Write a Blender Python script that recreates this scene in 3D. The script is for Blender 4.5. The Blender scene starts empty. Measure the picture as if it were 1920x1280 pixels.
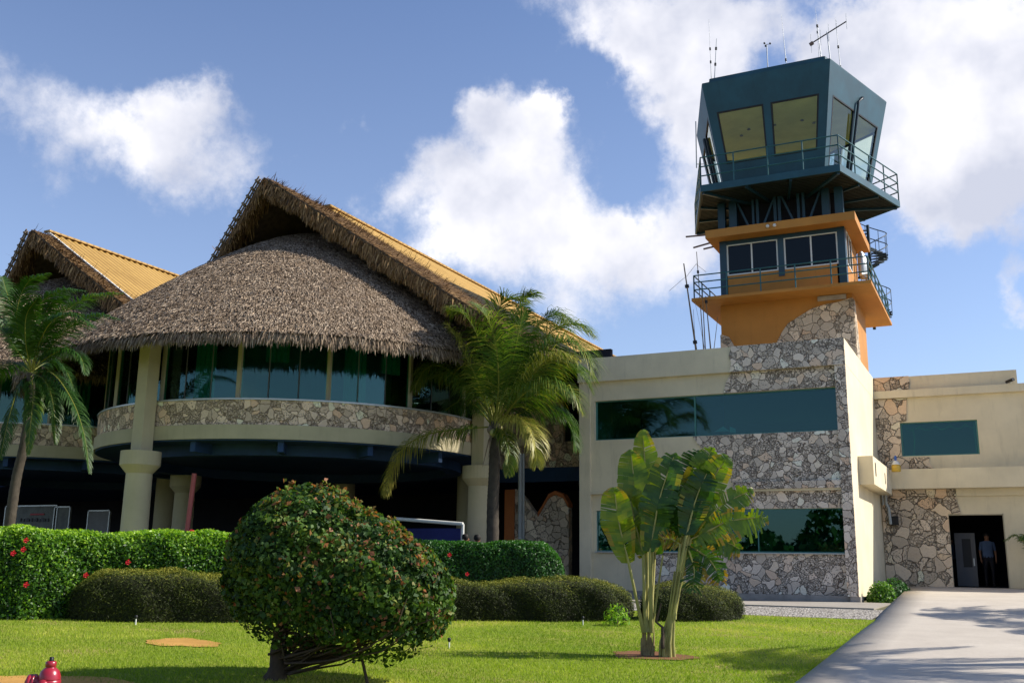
import bpy, math, random
import numpy as np
from mathutils import Vector, Matrix
R_ = math.radians
random.seed(7); rng = np.random.default_rng(7)
sc = bpy.context.scene
COL = sc.collection

# ------------------------------------------------------------------ camera, sky, sun, exposure
EYE = np.array([0, 0, 1.5]); FPX = 1867.2
def _rot(yaw, pitch, roll):
    cy, sy = math.cos(yaw), math.sin(yaw)
    fw = np.array([-sy*math.cos(pitch), cy*math.cos(pitch), math.sin(pitch)])
    r = np.array([cy, sy, 0]); u = np.cross(r, fw)
    c, s = math.cos(roll), math.sin(roll)
    return c*r+s*u, -s*r+c*u, fw
CR, CU, CF = _rot(R_(26.122), R_(12.365), R_(0.7135))
cam = bpy.data.cameras.new('camera'); cam.sensor_width = 36; cam.lens = FPX/1920*36
cam.clip_start = 0.1; cam.clip_end = 3000
camo = bpy.data.objects.new('camera', cam); COL.objects.link(camo)
camo.matrix_world = Matrix(((CR[0], CU[0], -CF[0], EYE[0]), (CR[1], CU[1], -CF[1], EYE[1]), (CR[2], CU[2], -CF[2], EYE[2]), (0, 0, 0, 1)))
sc.camera = camo
def ray(x, y): return CR*(x-960)/FPX - CU*(y-640)/FPX + CF
def atY(x, y, Y): d = ray(x, y); return EYE + d*(Y/d[1])
def atX(x, y, X): d = ray(x, y); return EYE + d*(X/d[0])
def atZ(x, y, Z): d = ray(x, y); return EYE + d*((Z-1.5)/d[2])

SUN_EL = R_(40); sd = Vector((0.89, 0.455, 0)).normalized()
SUN_AZ = math.atan2(sd.x, sd.y)                    # clockwise from +Y
sdir = Vector((sd.x*math.cos(SUN_EL), sd.y*math.cos(SUN_EL), math.sin(SUN_EL)))
sl = bpy.data.lights.new('sun', 'SUN'); sl.energy = 5.0; sl.angle = R_(0.5); sl.color = (1, 0.94, 0.84)
so = bpy.data.objects.new('sun', sl); COL.objects.link(so)
so.rotation_euler = sdir.to_track_quat('Z', 'Y').to_euler()
sc.view_settings.view_transform = 'Standard'; sc.view_settings.look = 'None'
sc.view_settings.exposure = 0.48; sc.view_settings.gamma = 1

class NT:
    """small node-tree helper"""
    def __init__(s, tree): s.t = tree; s.t.nodes.clear()
    def n(s, typ, ins=None, **kw):
        nd = s.t.nodes.new('ShaderNode'+typ)
        for k, v in kw.items(): setattr(nd, k, v)
        if ins:
            for k, v in ins.items():
                sock = nd.inputs[k]
                if isinstance(v, bpy.types.NodeSocket): s.t.links.new(v, sock)
                else: sock.default_value = v
        return nd
    def l(s, a, b): s.t.links.new(a, b)
    def math(s, op, a, b=0.0, clamp=False):
        return s.n('Math', {0: a, 1: b}, operation=op, use_clamp=clamp).outputs[0]
    def mixc(s, f, a, b, blend='MIX'):
        nd = s.n('Mix', data_type='RGBA', blend_type=blend)
        for i, v in ((0, f), (6, a), (7, b)):
            if isinstance(v, bpy.types.NodeSocket): s.l(v, nd.inputs[i])
            else: nd.inputs[i].default_value = v if i == 0 else (*v, 1) if len(v) == 3 else v
        return nd.outputs[2]
    def ramp(s, f, stops, interp='LINEAR'):
        nd = s.n('ValToRGB', {0: f}); cr = nd.color_ramp; cr.interpolation = interp
        while len(cr.elements) < len(stops): cr.elements.new(0.5)
        for e, (p, c) in zip(cr.elements, stops):
            e.position = p; e.color = (*c, 1) if not isinstance(c, float) else (c, c, c, 1)
        return nd.outputs[0]
    def mapr(s, v, a, b, c=0.0, d=1.0, kind='LINEAR'):
        return s.n('MapRange', {0: v, 1: a, 2: b, 3: c, 4: d}, interpolation_type=kind).outputs[0]

# clouds: (px, py, radius px, weight) of the places in the sky where the puffs stand, turned into directions
CLOUDS = [
 (20,150,90,.62),(-40,130,130,.6),(110,230,70,.62),(150,290,90,.70),(230,235,85,.75),(90,340,80,.5),(250,300,100,.72),(320,210,70,.95),(362,160,55,1.15),(300,270,90,.85),(400,290,100,.75),(330,350,90,.62),(470,290,90,.62),(405,215,45,.6),(430,350,60,.5),
 (405,45,40,.42),(450,85,40,.35),(665,222,34,.42),(410,450,40,.4),
 (925,170,60,1.2),(895,215,60,1.1),(990,235,85,1.2),(1045,215,42,1.0),(1030,300,110,1.2),(880,320,110,1.1),(780,300,70,1.1),(710,365,60,.95),(800,400,110,1.0),(930,400,130,1.2),(1050,400,110,1.1),(1150,460,90,1.1),(1175,430,42,.9),(980,490,120,1.0),(1110,530,110,1.0),(840,470,80,.75),(1240,520,100,1.0),
 (1050,0,80,.7),(1150,30,80,1.0),(1240,60,110,1.2),(1330,90,90,1.2),(1250,170,95,1.2),(1290,280,90,1.2),(1300,400,95,1.15),(1290,480,80,1.0),(1210,110,60,1.0),(1360,50,90,.95),(1330,200,100,1.0),(1460,20,80,.6),(1450,90,60,.5),(1520,20,90,.65),(1590,80,80,.8),(1400,150,50,.6),(1540,210,60,.7),
 (1600,190,100,1.2),(1700,120,170,1.3),(1850,90,190,1.3),(1620,40,90,.9),(1780,260,150,1.25),(1900,250,150,1.2),(1680,330,110,1.1),(1780,380,100,.9),(1880,400,80,.9),(1560,130,60,.9),
 (1060,600,50,.6),(1895,545,45,.95),(1915,590,35,.8),(1930,470,60,.7),(1760,655,50,.3),(1400,600,60,.4),(2050,150,200,1.2),(1300,640,60,.45)]
world = bpy.data.worlds.new('World'); sc.world = world; world.use_nodes = True
w = NT(world.node_tree)
sky = w.n('TexSky', sky_type='NISHITA', sun_disc=False, sun_elevation=SUN_EL, sun_rotation=SUN_AZ, air_density=1.0, dust_density=0.6, ozone_density=2.0)
co = w.n('TexCoord').outputs['Generated']
nz = w.n('TexNoise', {'Vector': co, 'Scale': 9.0, 'Detail': 6.0, 'Roughness': 0.62})
off = w.n('VectorMath', {0: nz.outputs['Color'], 1: (0.5, 0.5, 0.5)}, operation='SUBTRACT').outputs[0]
off = w.n('VectorMath', {0: off, 'Scale': 0.11}, operation='SCALE').outputs[0]
cd = w.n('VectorMath', {0: co, 1: off}, operation='ADD').outputs[0]
acc = None
def blob(d, r, wt):
    global acc
    ds = w.n('VectorMath', {0: cd, 1: tuple(d)}, operation='DISTANCE').outputs['Value']
    m = w.mapr(ds, 0.0, r, wt, 0.0, 'SMOOTHSTEP')
    acc = m if acc is None else w.math('ADD', acc, m)
for (x, y, r, wt) in CLOUDS:
    d = ray(x, y); d = d/np.linalg.norm(d)
    blob(d, 1.35*r/FPX, wt*(.82 if x < 600 else 1.0))
for (x, y, z, r) in ((.40, .80, .30, .3), (.25, .85, .2, .2), (.6, .3, .5, .35), (.3, -.8, .35, .3), (-.5, -.7, .3, .35), (-.9, -.1, .25, .3), (.8, -.4, .3, .3), (.1, -.9, .15, .25)):
    v = Vector((x, y, z)).normalized(); blob(v, r, 0.9)  # clouds out of view, added for the panes to mirror
n2 = w.n('TexNoise', {'Vector': co, 'Scale': 26.0, 'Detail': 9.0, 'Roughness': 0.66}).outputs['Fac']
dens = w.math('ADD', acc, w.math('MULTIPLY', w.math('SUBTRACT', n2, 0.5), 1.5))
cf = w.mapr(dens, 0.34, 1.6, 0.0, 1.0, 'SMOOTHSTEP')
n3 = w.n('TexNoise', {'Vector': co, 'Scale': 7.0, 'Detail': 5.0, 'Roughness': 0.55}).outputs['Fac']
shade = w.mapr(w.math('ADD', w.math('MULTIPLY', acc, -0.045), n3), 0.30, 0.56)
ccol = w.mixc(shade, (4.7, 4.95, 5.9), (8.2, 8.1, 8.4))
tint = w.mixc(1.0, sky.outputs[0], (0.88, 0.97, 1.16), 'MULTIPLY')
zz_ = w.n('SeparateXYZ', {0: co}).outputs[2]
hz = w.mapr(zz_, 0.10, 0.60, 0.17, 0.01)
tint = w.mixc(hz, tint, (8.0, 8.5, 9.6))
fin = w.mixc(cf, tint, ccol)
bg = w.n('Background', {'Color': fin, 'Strength': 0.10})
w.l(bg.outputs[0], w.n('OutputWorld').inputs[0])

# ------------------------------------------------------------------ materials
def new_mat(name):
    m = bpy.data.materials.new(name); m.use_nodes = True
    return m, NT(m.node_tree)
def finish(m, t, col, rough=0.6, bump=None, bstr=0.3, bdist=0.02, spec=0.5, metallic=0.0, **kw):
    p = t.n('BsdfPrincipled')
    for k, v in (('Base Color', col), ('Roughness', rough), ('Specular IOR Level', spec), ('Metallic', metallic), *kw.items()):
        if isinstance(v, bpy.types.NodeSocket): t.l(v, p.inputs[k])
        else: p.inputs[k].default_value = (*v, 1) if isinstance(v, tuple) and len(v) == 3 else v
    if bump is not None:
        b = t.n('Bump', {'Height': bump, 'Strength': bstr, 'Distance': bdist}); t.l(b.outputs[0], p.inputs['Normal'])
    t.l(p.outputs[0], t.n('OutputMaterial').inputs[0])
    return m
def ocoord(t, scale=(1, 1, 1)):
    return t.n('Mapping', {'Vector': t.n('TexCoord').outputs['Object'], 'Scale': scale}).outputs[0]
def paint(name, c, var=0.12, rough=0.6, scale=1.5, stain=0.25, bstr=0.15, spec=0.35, stainc=None, metallic=0.0):
    m, t = new_mat(name); co = ocoord(t)
    n = t.n('TexNoise', {'Vector': co, 'Scale': scale, 'Detail': 5.0, 'Roughness': 0.6}).outputs['Fac']
    st = t.n('TexNoise', {'Vector': ocoord(t, (2.2, 2.2, 0.35)), 'Scale': 2.0, 'Detail': 6.0, 'Roughness': 0.7}).outputs['Fac']
    dark = tuple(v*(1-var) for v in c); lite = tuple(min(1, v*(1+var)) for v in c)
    base = t.mixc(t.mapr(n, 0.35, 0.65), dark, lite)
    sc_ = stainc or tuple(v*0.55 for v in c)
    base = t.mixc(t.math('MULTIPLY', t.mapr(st, 0.54, 0.78), stain), base, sc_)
    f = t.n('TexNoise', {'Vector': co, 'Scale': 45.0, 'Detail': 3.0}).outputs['Fac']
    return finish(m, t, base, rough, f, bstr, 0.01, spec, metallic)
def stone(name, scale=2.6, tone=(0.33, 0.285, 0.235), rubble=0.5, grout=(0.13, 0.10, 0.08)):
    m, t = new_mat(name); co = ocoord(t)
    wn = t.n('TexNoise', {'Vector': co, 'Scale': 3.0, 'Detail': 4.0}).outputs['Color']
    wv = t.n('VectorMath', {0: wn, 'Scale': 0.28}, operation='SCALE').outputs[0]
    c2 = t.n('VectorMath', {0: co, 1: wv}, operation='ADD').outputs[0]
    def vor(s, feat, rnd=1.0, vec=c2): return t.n('TexVoronoi', {'Vector': vec, 'Scale': s, 'Randomness': rnd}, feature=feat)
    e1 = vor(scale, 'DISTANCE_TO_EDGE').outputs['Distance']; k1 = vor(scale, 'F1').outputs['Color']
    e2 = vor(scale*3.4, 'DISTANCE_TO_EDGE').outputs['Distance']; k2 = vor(scale*3.4, 'F1').outputs['Color']
    sel = t.n('SeparateColor', {0: k1}).outputs
    isr = t.math('GREATER_THAN', sel[0], 1-rubble)               # some cells are filled with small rubble
    m1 = t.mapr(e1, 0.0, 0.032); m2 = t.mapr(e2, 0.0, 0.07)
    edge = t.math('MINIMUM', m1, t.math('MAXIMUM', m2, t.math('SUBTRACT', 1.0, isr)))
    fn = t.n('TexNoise', {'Vector': co, 'Scale': 16.0, 'Detail': 8.0, 'Roughness': 0.75}).outputs['Fac']
    pit = t.mapr(t.n('TexVoronoi', {'Vector': c2, 'Scale': 19.0}).outputs['Distance'], 0.14, 0.36)
    pitm = t.math('MAXIMUM', pit, t.math('GREATER_THAN', sel[1], 0.5))
    pale = tuple(min(1, v*1.6) for v in tone); dk = tuple(v*0.84 for v in tone); warm = (tone[0]*1.12, tone[1]*0.95, tone[2]*0.82)
    c = t.ramp(sel[2], [(0.0, dk), (0.3, tone), (0.62, tuple(v*1.3 for v in tone)), (0.8, warm), (1.0, pale)])
    s2 = t.n('SeparateColor', {0: k2}).outputs
    cr = t.ramp(s2[0], [(0.0, tuple(v*.62 for v in tone)), (0.5, tuple(v*.9 for v in tone)), (1.0, tuple(v*1.2 for v in tone))])
    c = t.mixc(isr, c, cr)
    c = t.mixc(t.mapr(fn, 0.3, 0.75), t.mixc(1.0, c, (0.8, 0.78, 0.76), 'MULTIPLY'), c)
    c = t.mixc(pitm, tuple(v*0.42 for v in tone), c)
    c = t.mixc(edge, grout, c)
    h = t.math('ADD', t.math('MULTIPLY', edge, 1.0), t.math('MULTIPLY', t.math('ADD', fn, pitm), 0.3))
    return finish(m, t, c, 0.9, h, 1.0, 0.07, 0.2)
def glass(name, tint, refl=1.6, rough=0.01, base=0.0, gcol=(0.9, 1.0, 1.0)):
    m, t = new_mat(name)
    tr = t.n('BsdfTransparent', {0: (*tint, 1)})
    gl = t.n('BsdfGlossy', {0: (*gcol, 1), 1: rough})
    fr = t.math('MULTIPLY', t.math('MAXIMUM', t.n('Fresnel', {0: refl}).outputs[0], base), t.math('SUBTRACT', 1.0, t.n('NewGeometry').outputs['Backfacing']))
    mx = t.n('MixShader', {0: fr}); t.l(tr.outputs[0], mx.inputs[1]); t.l(gl.outputs[0], mx.inputs[2])
    t.l(mx.outputs[0], t.n('OutputMaterial').inputs[0]); return m
def leafmat(name, stops, transl=0.35, rough=0.45, spec=0.4, tr_tint=(1.3, 1.5, 0.5)):
    m, t = new_mat(name)
    v = t.n('Attribute', attribute_name='v').outputs['Fac']
    c = t.ramp(v, stops)
    p = t.n('BsdfPrincipled', {'Base Color': c, 'Roughness': rough, 'Specular IOR Level': spec})
    tl = t.n('BsdfTranslucent', {0: t.mixc(1.0, c, tr_tint, 'MULTIPLY')})
    mx = t.n('MixShader', {0: transl}); t.l(p.outputs[0], mx.inputs[1]); t.l(tl.outputs[0], mx.inputs[2])
    t.l(mx.outputs[0], t.n('OutputMaterial').inputs[0]); return m
M = {}
M['cream'] = paint('cream_paint', (0.70, 0.61, 0.425), 0.08, 0.8, 0.8, 0.42)
M['cream_col'] = paint('cream_column_paint', (0.50, 0.43, 0.27), 0.07, 0.75, 1.0, 0.3)
M['slab'] = paint('cream_slab_paint', (0.46, 0.40, 0.25), 0.08, 0.8, 1.2, 0.35)
M['plinth'] = paint('weathered_plinth_concrete', (0.36, 0.32, 0.28), 0.2, 0.9, 3.0, 0.5)
M['stone'] = stone('coral_stone_cladding', 4.4, (0.74, 0.64, 0.535), 0.45, (0.23, 0.175, 0.13))
M['stone2'] = stone('coral_stone_large', 2.7, (0.74, 0.61, 0.455), 0.36, (0.23, 0.175, 0.125))
M['stone3'] = stone('coral_stone_band', 4.4, (0.78, 0.60, 0.44), 0.42, (0.42, 0.29, 0.20))
M['stone4'] = stone('coral_stone_tower', 3.8, (0.64, 0.53, 0.40), 0.12, (0.27, 0.21, 0.155))
M['orange'] = paint('orange_render', (0.47, 0.205, 0.04), 0.09, 0.7, 0.8, 0.38)
M['terracotta'] = paint('terracotta_render', (0.45, 0.14, 0.04), 0.1, 0.8)
M['blue'] = paint('dark_blue_green_steel', (0.008, 0.042, 0.066), 0.12, 0.45, 1.5, 0.3, 0.05, 0.5)
M['cabpaint'] = paint('teal_green_cab_cladding', (0.011, 0.068, 0.098), 0.2, 0.5, 1.0, 0.5, 0.05, 0.45)
M['rail'] = paint('teal_railing_paint', (0.015, 0.10, 0.11), 0.1, 0.4, 3, 0.1, 0.02, 0.5)
M['stairblue'] = paint('navy_stair_steel', (0.010, 0.03, 0.05), 0.1, 0.5, 3, 0.1, 0.02)
M['decking'] = paint('corrugated_soffit_grey', (0.014, 0.02, 0.018), 0.2, 0.6, 3, 0.2)
M['cabceil'] = paint('olive_cream_ceiling', (0.52, 0.52, 0.19), 0.1, 0.8, 1.2, 0.25)
M['white'] = paint('white_frame_paint', (0.7, 0.7, 0.66), 0.05, 0.5, 2, 0.1)
M['alu'] = paint('grey_aluminium', (0.45, 0.46, 0.45), 0.06, 0.4, 3, 0.1, 0.02, 0.5, None, 0.5)
M['mullion'] = paint('cream_mullion', (0.40, 0.35, 0.24), 0.06, 0.7)
M['black'] = paint('black_plastic', (0.012, 0.012, 0.013), 0.1, 0.5, 3, 0.1, 0.02)
M['darkroom'] = paint('shade_dark_interior', (0.02, 0.021, 0.028), 0.2, 0.9)  # near-black colour stands in for the shade of open interiors
M['navyceil'] = paint('navy_beam_paint', (0.018, 0.05, 0.12), 0.15, 0.7)
M['room'] = paint('dim_office_wall', (0.16, 0.25, 0.25), 0.15, 0.9, 0.5)
M['curtain'] = paint('green_curtain', (0.14, 0.36, 0.27), 0.15, 0.9, 0.6)
M['pinkpipe'] = paint('pink_red_pipe', (0.42, 0.10, 0.09), 0.1, 0.5)
M['greypipe'] = paint('pale_grey_pipe', (0.40, 0.42, 0.40), 0.1, 0.5)
M['red'] = paint('dark_red_hydrant_paint', (0.30, 0.014, 0.03), 0.12, 0.28, 6, 0.25, 0.08, 0.6)
M['navycloth'] = paint('navy_cloth', (0.015, 0.02, 0.11), 0.2, 0.8)
M['poster'] = paint('faded_poster', (0.14, 0.145, 0.125), 0.25, 0.6, 3, 0.4)
M['posterred'] = paint('poster_red', (0.45, 0.03, 0.04), 0.1)
M['wood'] = paint('weathered_pole', (0.20, 0.15, 0.10), 0.2, 0.8)
M['yellowlamp'] = paint('yellow_lantern_glass', (0.65, 0.42, 0.06), 0.1, 0.3)
M['bluecap'] = paint('blue_lamp_cap', (0.05, 0.12, 0.4), 0.1, 0.4)
M['tinsel'] = paint('green_tinsel', (0.02, 0.30, 0.10), 0.3, 0.3, 20, 0.0, 0.3, 0.8)
M['pot'] = paint('maroon_pot', (0.12, 0.04, 0.04), 0.1, 0.5)
M['skin'] = paint('skin', (0.22, 0.11, 0.065), 0.08, 0.6, 6, 0.0, 0.02)
M['shirtblue'] = paint('shaded_light_blue_shirt', (0.07, 0.11, 0.20), 0.1, 0.9, 6, 0.1)  # blue darkened to carry the shade inside the doorway
M['trouser'] = paint('dark_trousers', (0.012, 0.012, 0.018), 0.1, 0.9, 6, 0.1)
M['shirtred'] = paint('red_shirt', (0.4, 0.03, 0.03), 0.1, 0.9)
M['shirtyellow'] = paint('yellow_orange_shirt', (0.8, 0.28, 0.02), 0.1, 0.9)
M['shirtgrey'] = paint('grey_shirt', (0.25, 0.24, 0.24), 0.1, 0.9)
M['hair'] = paint('black_hair', (0.008, 0.007, 0.006), 0.1, 0.7)
M['redcloth'] = paint('red_cap_cloth', (0.5, 0.02, 0.03), 0.1, 0.8)
M['gglass'] = glass('office_green_glass', (0.30, 0.60, 0.58), 1.5, .01, .08, (.42, .80, .80))
M['bglass'] = glass('lounge_blue_glass', (0.42, 0.72, 0.66), 1.55, .01, .11, (.40, .76, .72))
M['cglass'] = glass('cab_clear_glass', (0.92, 0.96, 0.90), 1.45)
M['trunkbark'] = paint('palm_bark', (0.06, 0.048, 0.036), 0.25, 0.9, 6, 0.5, 0.6)
M['bushbark'] = paint('brown_bush_bark', (0.075, 0.052, 0.034), 0.25, 0.9, 8, 0.4, 0.6)
M['stalk'] = paint('pale_green_stalk', (0.30, 0.28, 0.085), 0.25, 0.5, 4, 0.4, 0.05, 0.4, (0.16, 0.10, 0.05))
M['stembrown'] = paint('brown_green_stem_sheath', (0.24, 0.18, 0.08), 0.3, 0.8, 8, 0.5, 0.4)
M['doorgrey'] = paint('shaded_grey_door_paint', (0.12, 0.12, 0.125), 0.1, 0.6)  # grey darkened for doorway shade; glazing bars share it
M['rust'] = paint('rusty_bar', (0.20, 0.13, 0.11), 0.2, 0.8)
M['duct'] = paint('navy_cable_duct', (0.006, 0.02, 0.03), 0.1, 0.4)

def thatch_mat(name, stops):
    m, t = new_mat(name)
    v = t.n('Attribute', attribute_name='v').outputs['Fac']
    n = t.n('TexNoise', {'Vector': ocoord(t), 'Scale': 2.0, 'Detail': 5.0}).outputs['Fac']
    c = t.ramp(v, stops)
    c = t.mixc(t.mapr(n, 0.35, 0.7), t.mixc(1.0, c, (0.78, 0.74, 0.70), 'MULTIPLY'), c)
    return finish(m, t, c, 0.75, None, spec=0.25)
M['thatch'] = thatch_mat('grey_palm_thatch', [(0, (0.06, 0.04, 0.026)), (0.3, (0.21, 0.15, 0.10)), (0.7, (0.38, 0.29, 0.20)), (1, (0.66, 0.53, 0.39))])
M['thatchbrown'] = thatch_mat('brown_palm_thatch', [(0, (0.05, 0.03, 0.014)), (0.5, (0.22, 0.125, 0.05)), (1, (0.42, 0.27, 0.12))])
M['thatchbase'] = paint('thatch_under_layer', (0.10, 0.07, 0.045), 0.3, 0.95, 6, 0.5, 1.0)

def yellow_mat():
    m, t = new_mat('yellow_metal_roof'); co = ocoord(t)
    n = t.n('TexNoise', {'Vector': co, 'Scale': 0.6, 'Detail': 6.0, 'Roughness': 0.7}).outputs['Fac']
    yv = t.n('SeparateXYZ', {0: t.n('TexCoord').outputs['Object']}).outputs[1]
    rb = t.mapr(t.math('SINE', t.math('MULTIPLY', yv, 2*math.pi/.33)), .35, .8)
    c = t.mixc(t.mapr(n, 0.35, 0.7), (0.36, 0.215, 0.055), (0.50, 0.31, 0.085))
    c = t.mixc(t.math('MULTIPLY', rb, .62), c, (0.17, 0.09, 0.02))
    return finish(m, t, c, 0.5, None, spec=0.4)
M['yroof'] = yellow_mat()
def conc_mat(name, c1, c2):
    m, t = new_mat(name); co = ocoord(t)
    n = t.n('TexNoise', {'Vector': co, 'Scale': 0.9, 'Detail': 8.0, 'Roughness': 0.7}).outputs['Fac']
    f = t.n('TexNoise', {'Vector': co, 'Scale': 60.0, 'Detail': 4.0, 'Roughness': 0.7}).outputs['Fac']
    f2 = t.n('TexNoise', {'Vector': co, 'Scale': 14.0, 'Detail': 6.0, 'Roughness': 0.8}).outputs['Fac']
    c = t.mixc(t.mapr(n, 0.3, 0.7), c1, c2)
    c = t.mixc(t.mapr(f, 0.3, 0.7), t.mixc(1.0, c, (0.8, 0.8, 0.8), 'MULTIPLY'), c)
    c = t.mixc(t.math('MULTIPLY', t.mapr(f2, 0.55, 0.75), 0.3), c, tuple(v*0.5 for v in c1))
    return finish(m, t, c, 0.9, f, 0.4, 0.01, 0.25)
M['path'] = conc_mat('brushed_concrete', (0.46, 0.405, 0.34), (0.58, 0.52, 0.44))
M['slabpath'] = conc_mat('footing_concrete', (0.30, 0.27, 0.23), (0.42, 0.38, 0.33))
M['soil'] = conc_mat('orange_soil', (0.38, 0.20, 0.045), (0.62, 0.34, 0.09))
M['brownsoil'] = conc_mat('reddish_soil', (0.16, 0.07, 0.035), (0.24, 0.11, 0.05))
def lawn_mat():
    m, t = new_mat('lawn_grass'); co = ocoord(t)
    n = t.n('TexNoise', {'Vector': ocoord(t, (1, 2.2, 1)), 'Scale': 0.45, 'Detail': 7.0, 'Roughness': 0.65}).outputs['Fac']
    n2 = t.n('TexNoise', {'Vector': co, 'Scale': 7.0, 'Detail': 6.0, 'Roughness': 0.7}).outputs['Fac']
    f = t.n('TexNoise', {'Vector': co, 'Scale': 70.0, 'Detail': 4.0, 'Roughness': 0.8}).outputs['Fac']
    c = t.ramp(n, [(0.30, (0.21, 0.30, 0.022)), (0.44, (0.30, 0.36, 0.04)), (0.56, (0.38, 0.40, 0.06)), (0.66, (0.52, 0.40, 0.14))])
    c = t.mixc(t.mapr(n2, 0.3, 0.7), t.mixc(1.0, c, (0.68, 0.74, 0.7), 'MULTIPLY'), c)
    c = t.mixc(t.mapr(f, 0.3, 0.65), t.mixc(1.0, c, (0.55, 0.62, 0.5), 'MULTIPLY'), c)
    return finish(m, t, c, 0.85, f, 0.8, 0.03, 0.2)
M['lawn'] = lawn_mat()
M['ground'] = conc_mat('ground_soil', (0.10, 0.10, 0.05), (0.16, 0.14, 0.08))
M['gravel'] = None
def gravel_mat():
    m, t = new_mat('white_gravel'); co = ocoord(t)
    vv = t.n('TexVoronoi', {'Vector': co, 'Scale': 22.0}); k = t.n('SeparateColor', {0: vv.outputs['Color']}).outputs[0]
    c = t.ramp(k, [(0, (0.34, 0.30, 0.26)), (0.5, (0.62, 0.57, 0.50)), (1, (0.85, 0.80, 0.73))])
    h = t.math('SUBTRACT', 1.0, vv.outputs['Distance'])
    return finish(m, t, t.mixc(t.mapr(vv.outputs['Distance'], 0.3, 0.75), c, (0.05, 0.045, 0.04)), 0.9, h, 1.0, 0.04, 0.2)
M['gravel'] = gravel_mat()
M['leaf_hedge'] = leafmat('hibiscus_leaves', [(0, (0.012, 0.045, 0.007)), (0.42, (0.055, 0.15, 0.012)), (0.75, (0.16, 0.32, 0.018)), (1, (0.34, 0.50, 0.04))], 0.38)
M['leaf_dark'] = leafmat('shaded_hedge_leaves', [(0, (0.015, 0.05, 0.01)), (0.5, (0.03, 0.11, 0.016)), (1, (0.06, 0.19, 0.02))], 0.3)  # hedge green darkened for shade; also used on corner shrub and trees
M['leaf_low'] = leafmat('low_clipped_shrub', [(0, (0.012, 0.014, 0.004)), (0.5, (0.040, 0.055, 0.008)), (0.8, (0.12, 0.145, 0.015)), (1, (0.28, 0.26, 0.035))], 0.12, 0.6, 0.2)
M['leaf_bush'] = leafmat('bougainvillea_leaves', [(0, (0.012, 0.035, 0.008)), (0.35, (0.035, 0.085, 0.014)), (0.62, (0.11, 0.20, 0.025)), (0.74, (0.19, 0.21, 0.04)), (0.82, (0.22, 0.13, 0.04)), (0.92, (0.30, 0.10, 0.035)), (1, (0.34, 0.15, 0.09))], 0.34, 0.55, 0.25, (1.3, 1.3, 0.6))
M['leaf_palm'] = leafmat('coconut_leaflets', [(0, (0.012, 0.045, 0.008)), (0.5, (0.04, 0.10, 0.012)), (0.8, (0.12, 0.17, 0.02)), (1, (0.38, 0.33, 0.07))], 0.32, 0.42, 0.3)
M['leaf_fan'] = leafmat('fan_palm_blades', [(0, (0.012, 0.045, 0.010)), (0.35, (0.035, 0.10, 0.012)), (0.62, (0.12, 0.20, 0.012)), (0.80, (0.24, 0.27, 0.02)), (0.90, (0.30, 0.17, 0.02)), (1, (0.12, 0.06, 0.02))], 0.42, 0.35, 0.5, (1.25, 1.25, 0.4))
M['flower'] = paint('red_hibiscus', (0.75, 0.02, 0.04), 0.1, 0.6)
M['grass'] = leafmat('grass_blades', [(0, (0.13, 0.21, 0.015)), (0.5, (0.30, 0.38, 0.035)), (0.8, (0.42, 0.46, 0.05)), (1, (0.60, 0.50, 0.17))], 0.4, 0.6, 0.2)

# ------------------------------------------------------------------ object helpers
ORG = {}                                                    # world origin of every object
def tag(o, label, cat, group=None, kind=None):
    if label: o['label'] = label
    if cat: o['category'] = cat
    if group: o['group'] = group
    if kind: o['kind'] = kind
    return o
def thing(name, loc, label, cat, group=None):
    o = bpy.data.objects.new(name, None); COL.objects.link(o); o.empty_display_size = 0.3
    o.location = loc; ORG[o.name] = np.array(loc, float)
    return tag(o, label, cat, group)
def link_mesh(name, me, mats, parent=None, origin=None):
    o = bpy.data.objects.new(name, me); COL.objects.link(o)
    for m in (mats if isinstance(mats, (list, tuple)) else [mats]): me.materials.append(m)
    if parent is not None:
        o.parent = parent; ORG[o.name] = ORG[parent.name]
    else:
        o.location = origin; ORG[o.name] = np.array(origin, float)
    return o
def np_mesh(name, V, F, mats, parent=None, origin=None, attr=None, mi=None, smooth=False):
    V = np.asarray(V, float); F = np.asarray(F, int)
    if parent is None and origin is None:
        origin = np.array([V[:, 0].mean(), V[:, 1].mean(), V[:, 2].min()])
    org = ORG[parent.name] if parent is not None else np.asarray(origin, float)
    me = bpy.data.meshes.new(name); k = F.shape[1]
    me.vertices.add(len(V)); me.vertices.foreach_set('co', (V-org).astype(np.float32).ravel())
    me.loops.add(F.size); me.loops.foreach_set('vertex_index', F.astype(np.int32).ravel())
    me.polygons.add(len(F)); me.polygons.foreach_set('loop_start', np.arange(0, F.size, k, dtype=np.int32))
    me.polygons.foreach_set('loop_total', np.full(len(F), k, np.int32))
    if mi is not None: me.polygons.foreach_set('material_index', np.asarray(mi, np.int32))
    me.update(calc_edges=True)
    if attr is not None:
        a = me.attributes.new('v', 'FLOAT', 'FACE'); a.data.foreach_set('value', np.asarray(attr, np.float32))
    if smooth: me.polygons.foreach_set('use_smooth', np.ones(len(F), bool))
    me.validate()
    return link_mesh(name, me, mats, parent, origin)
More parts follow.
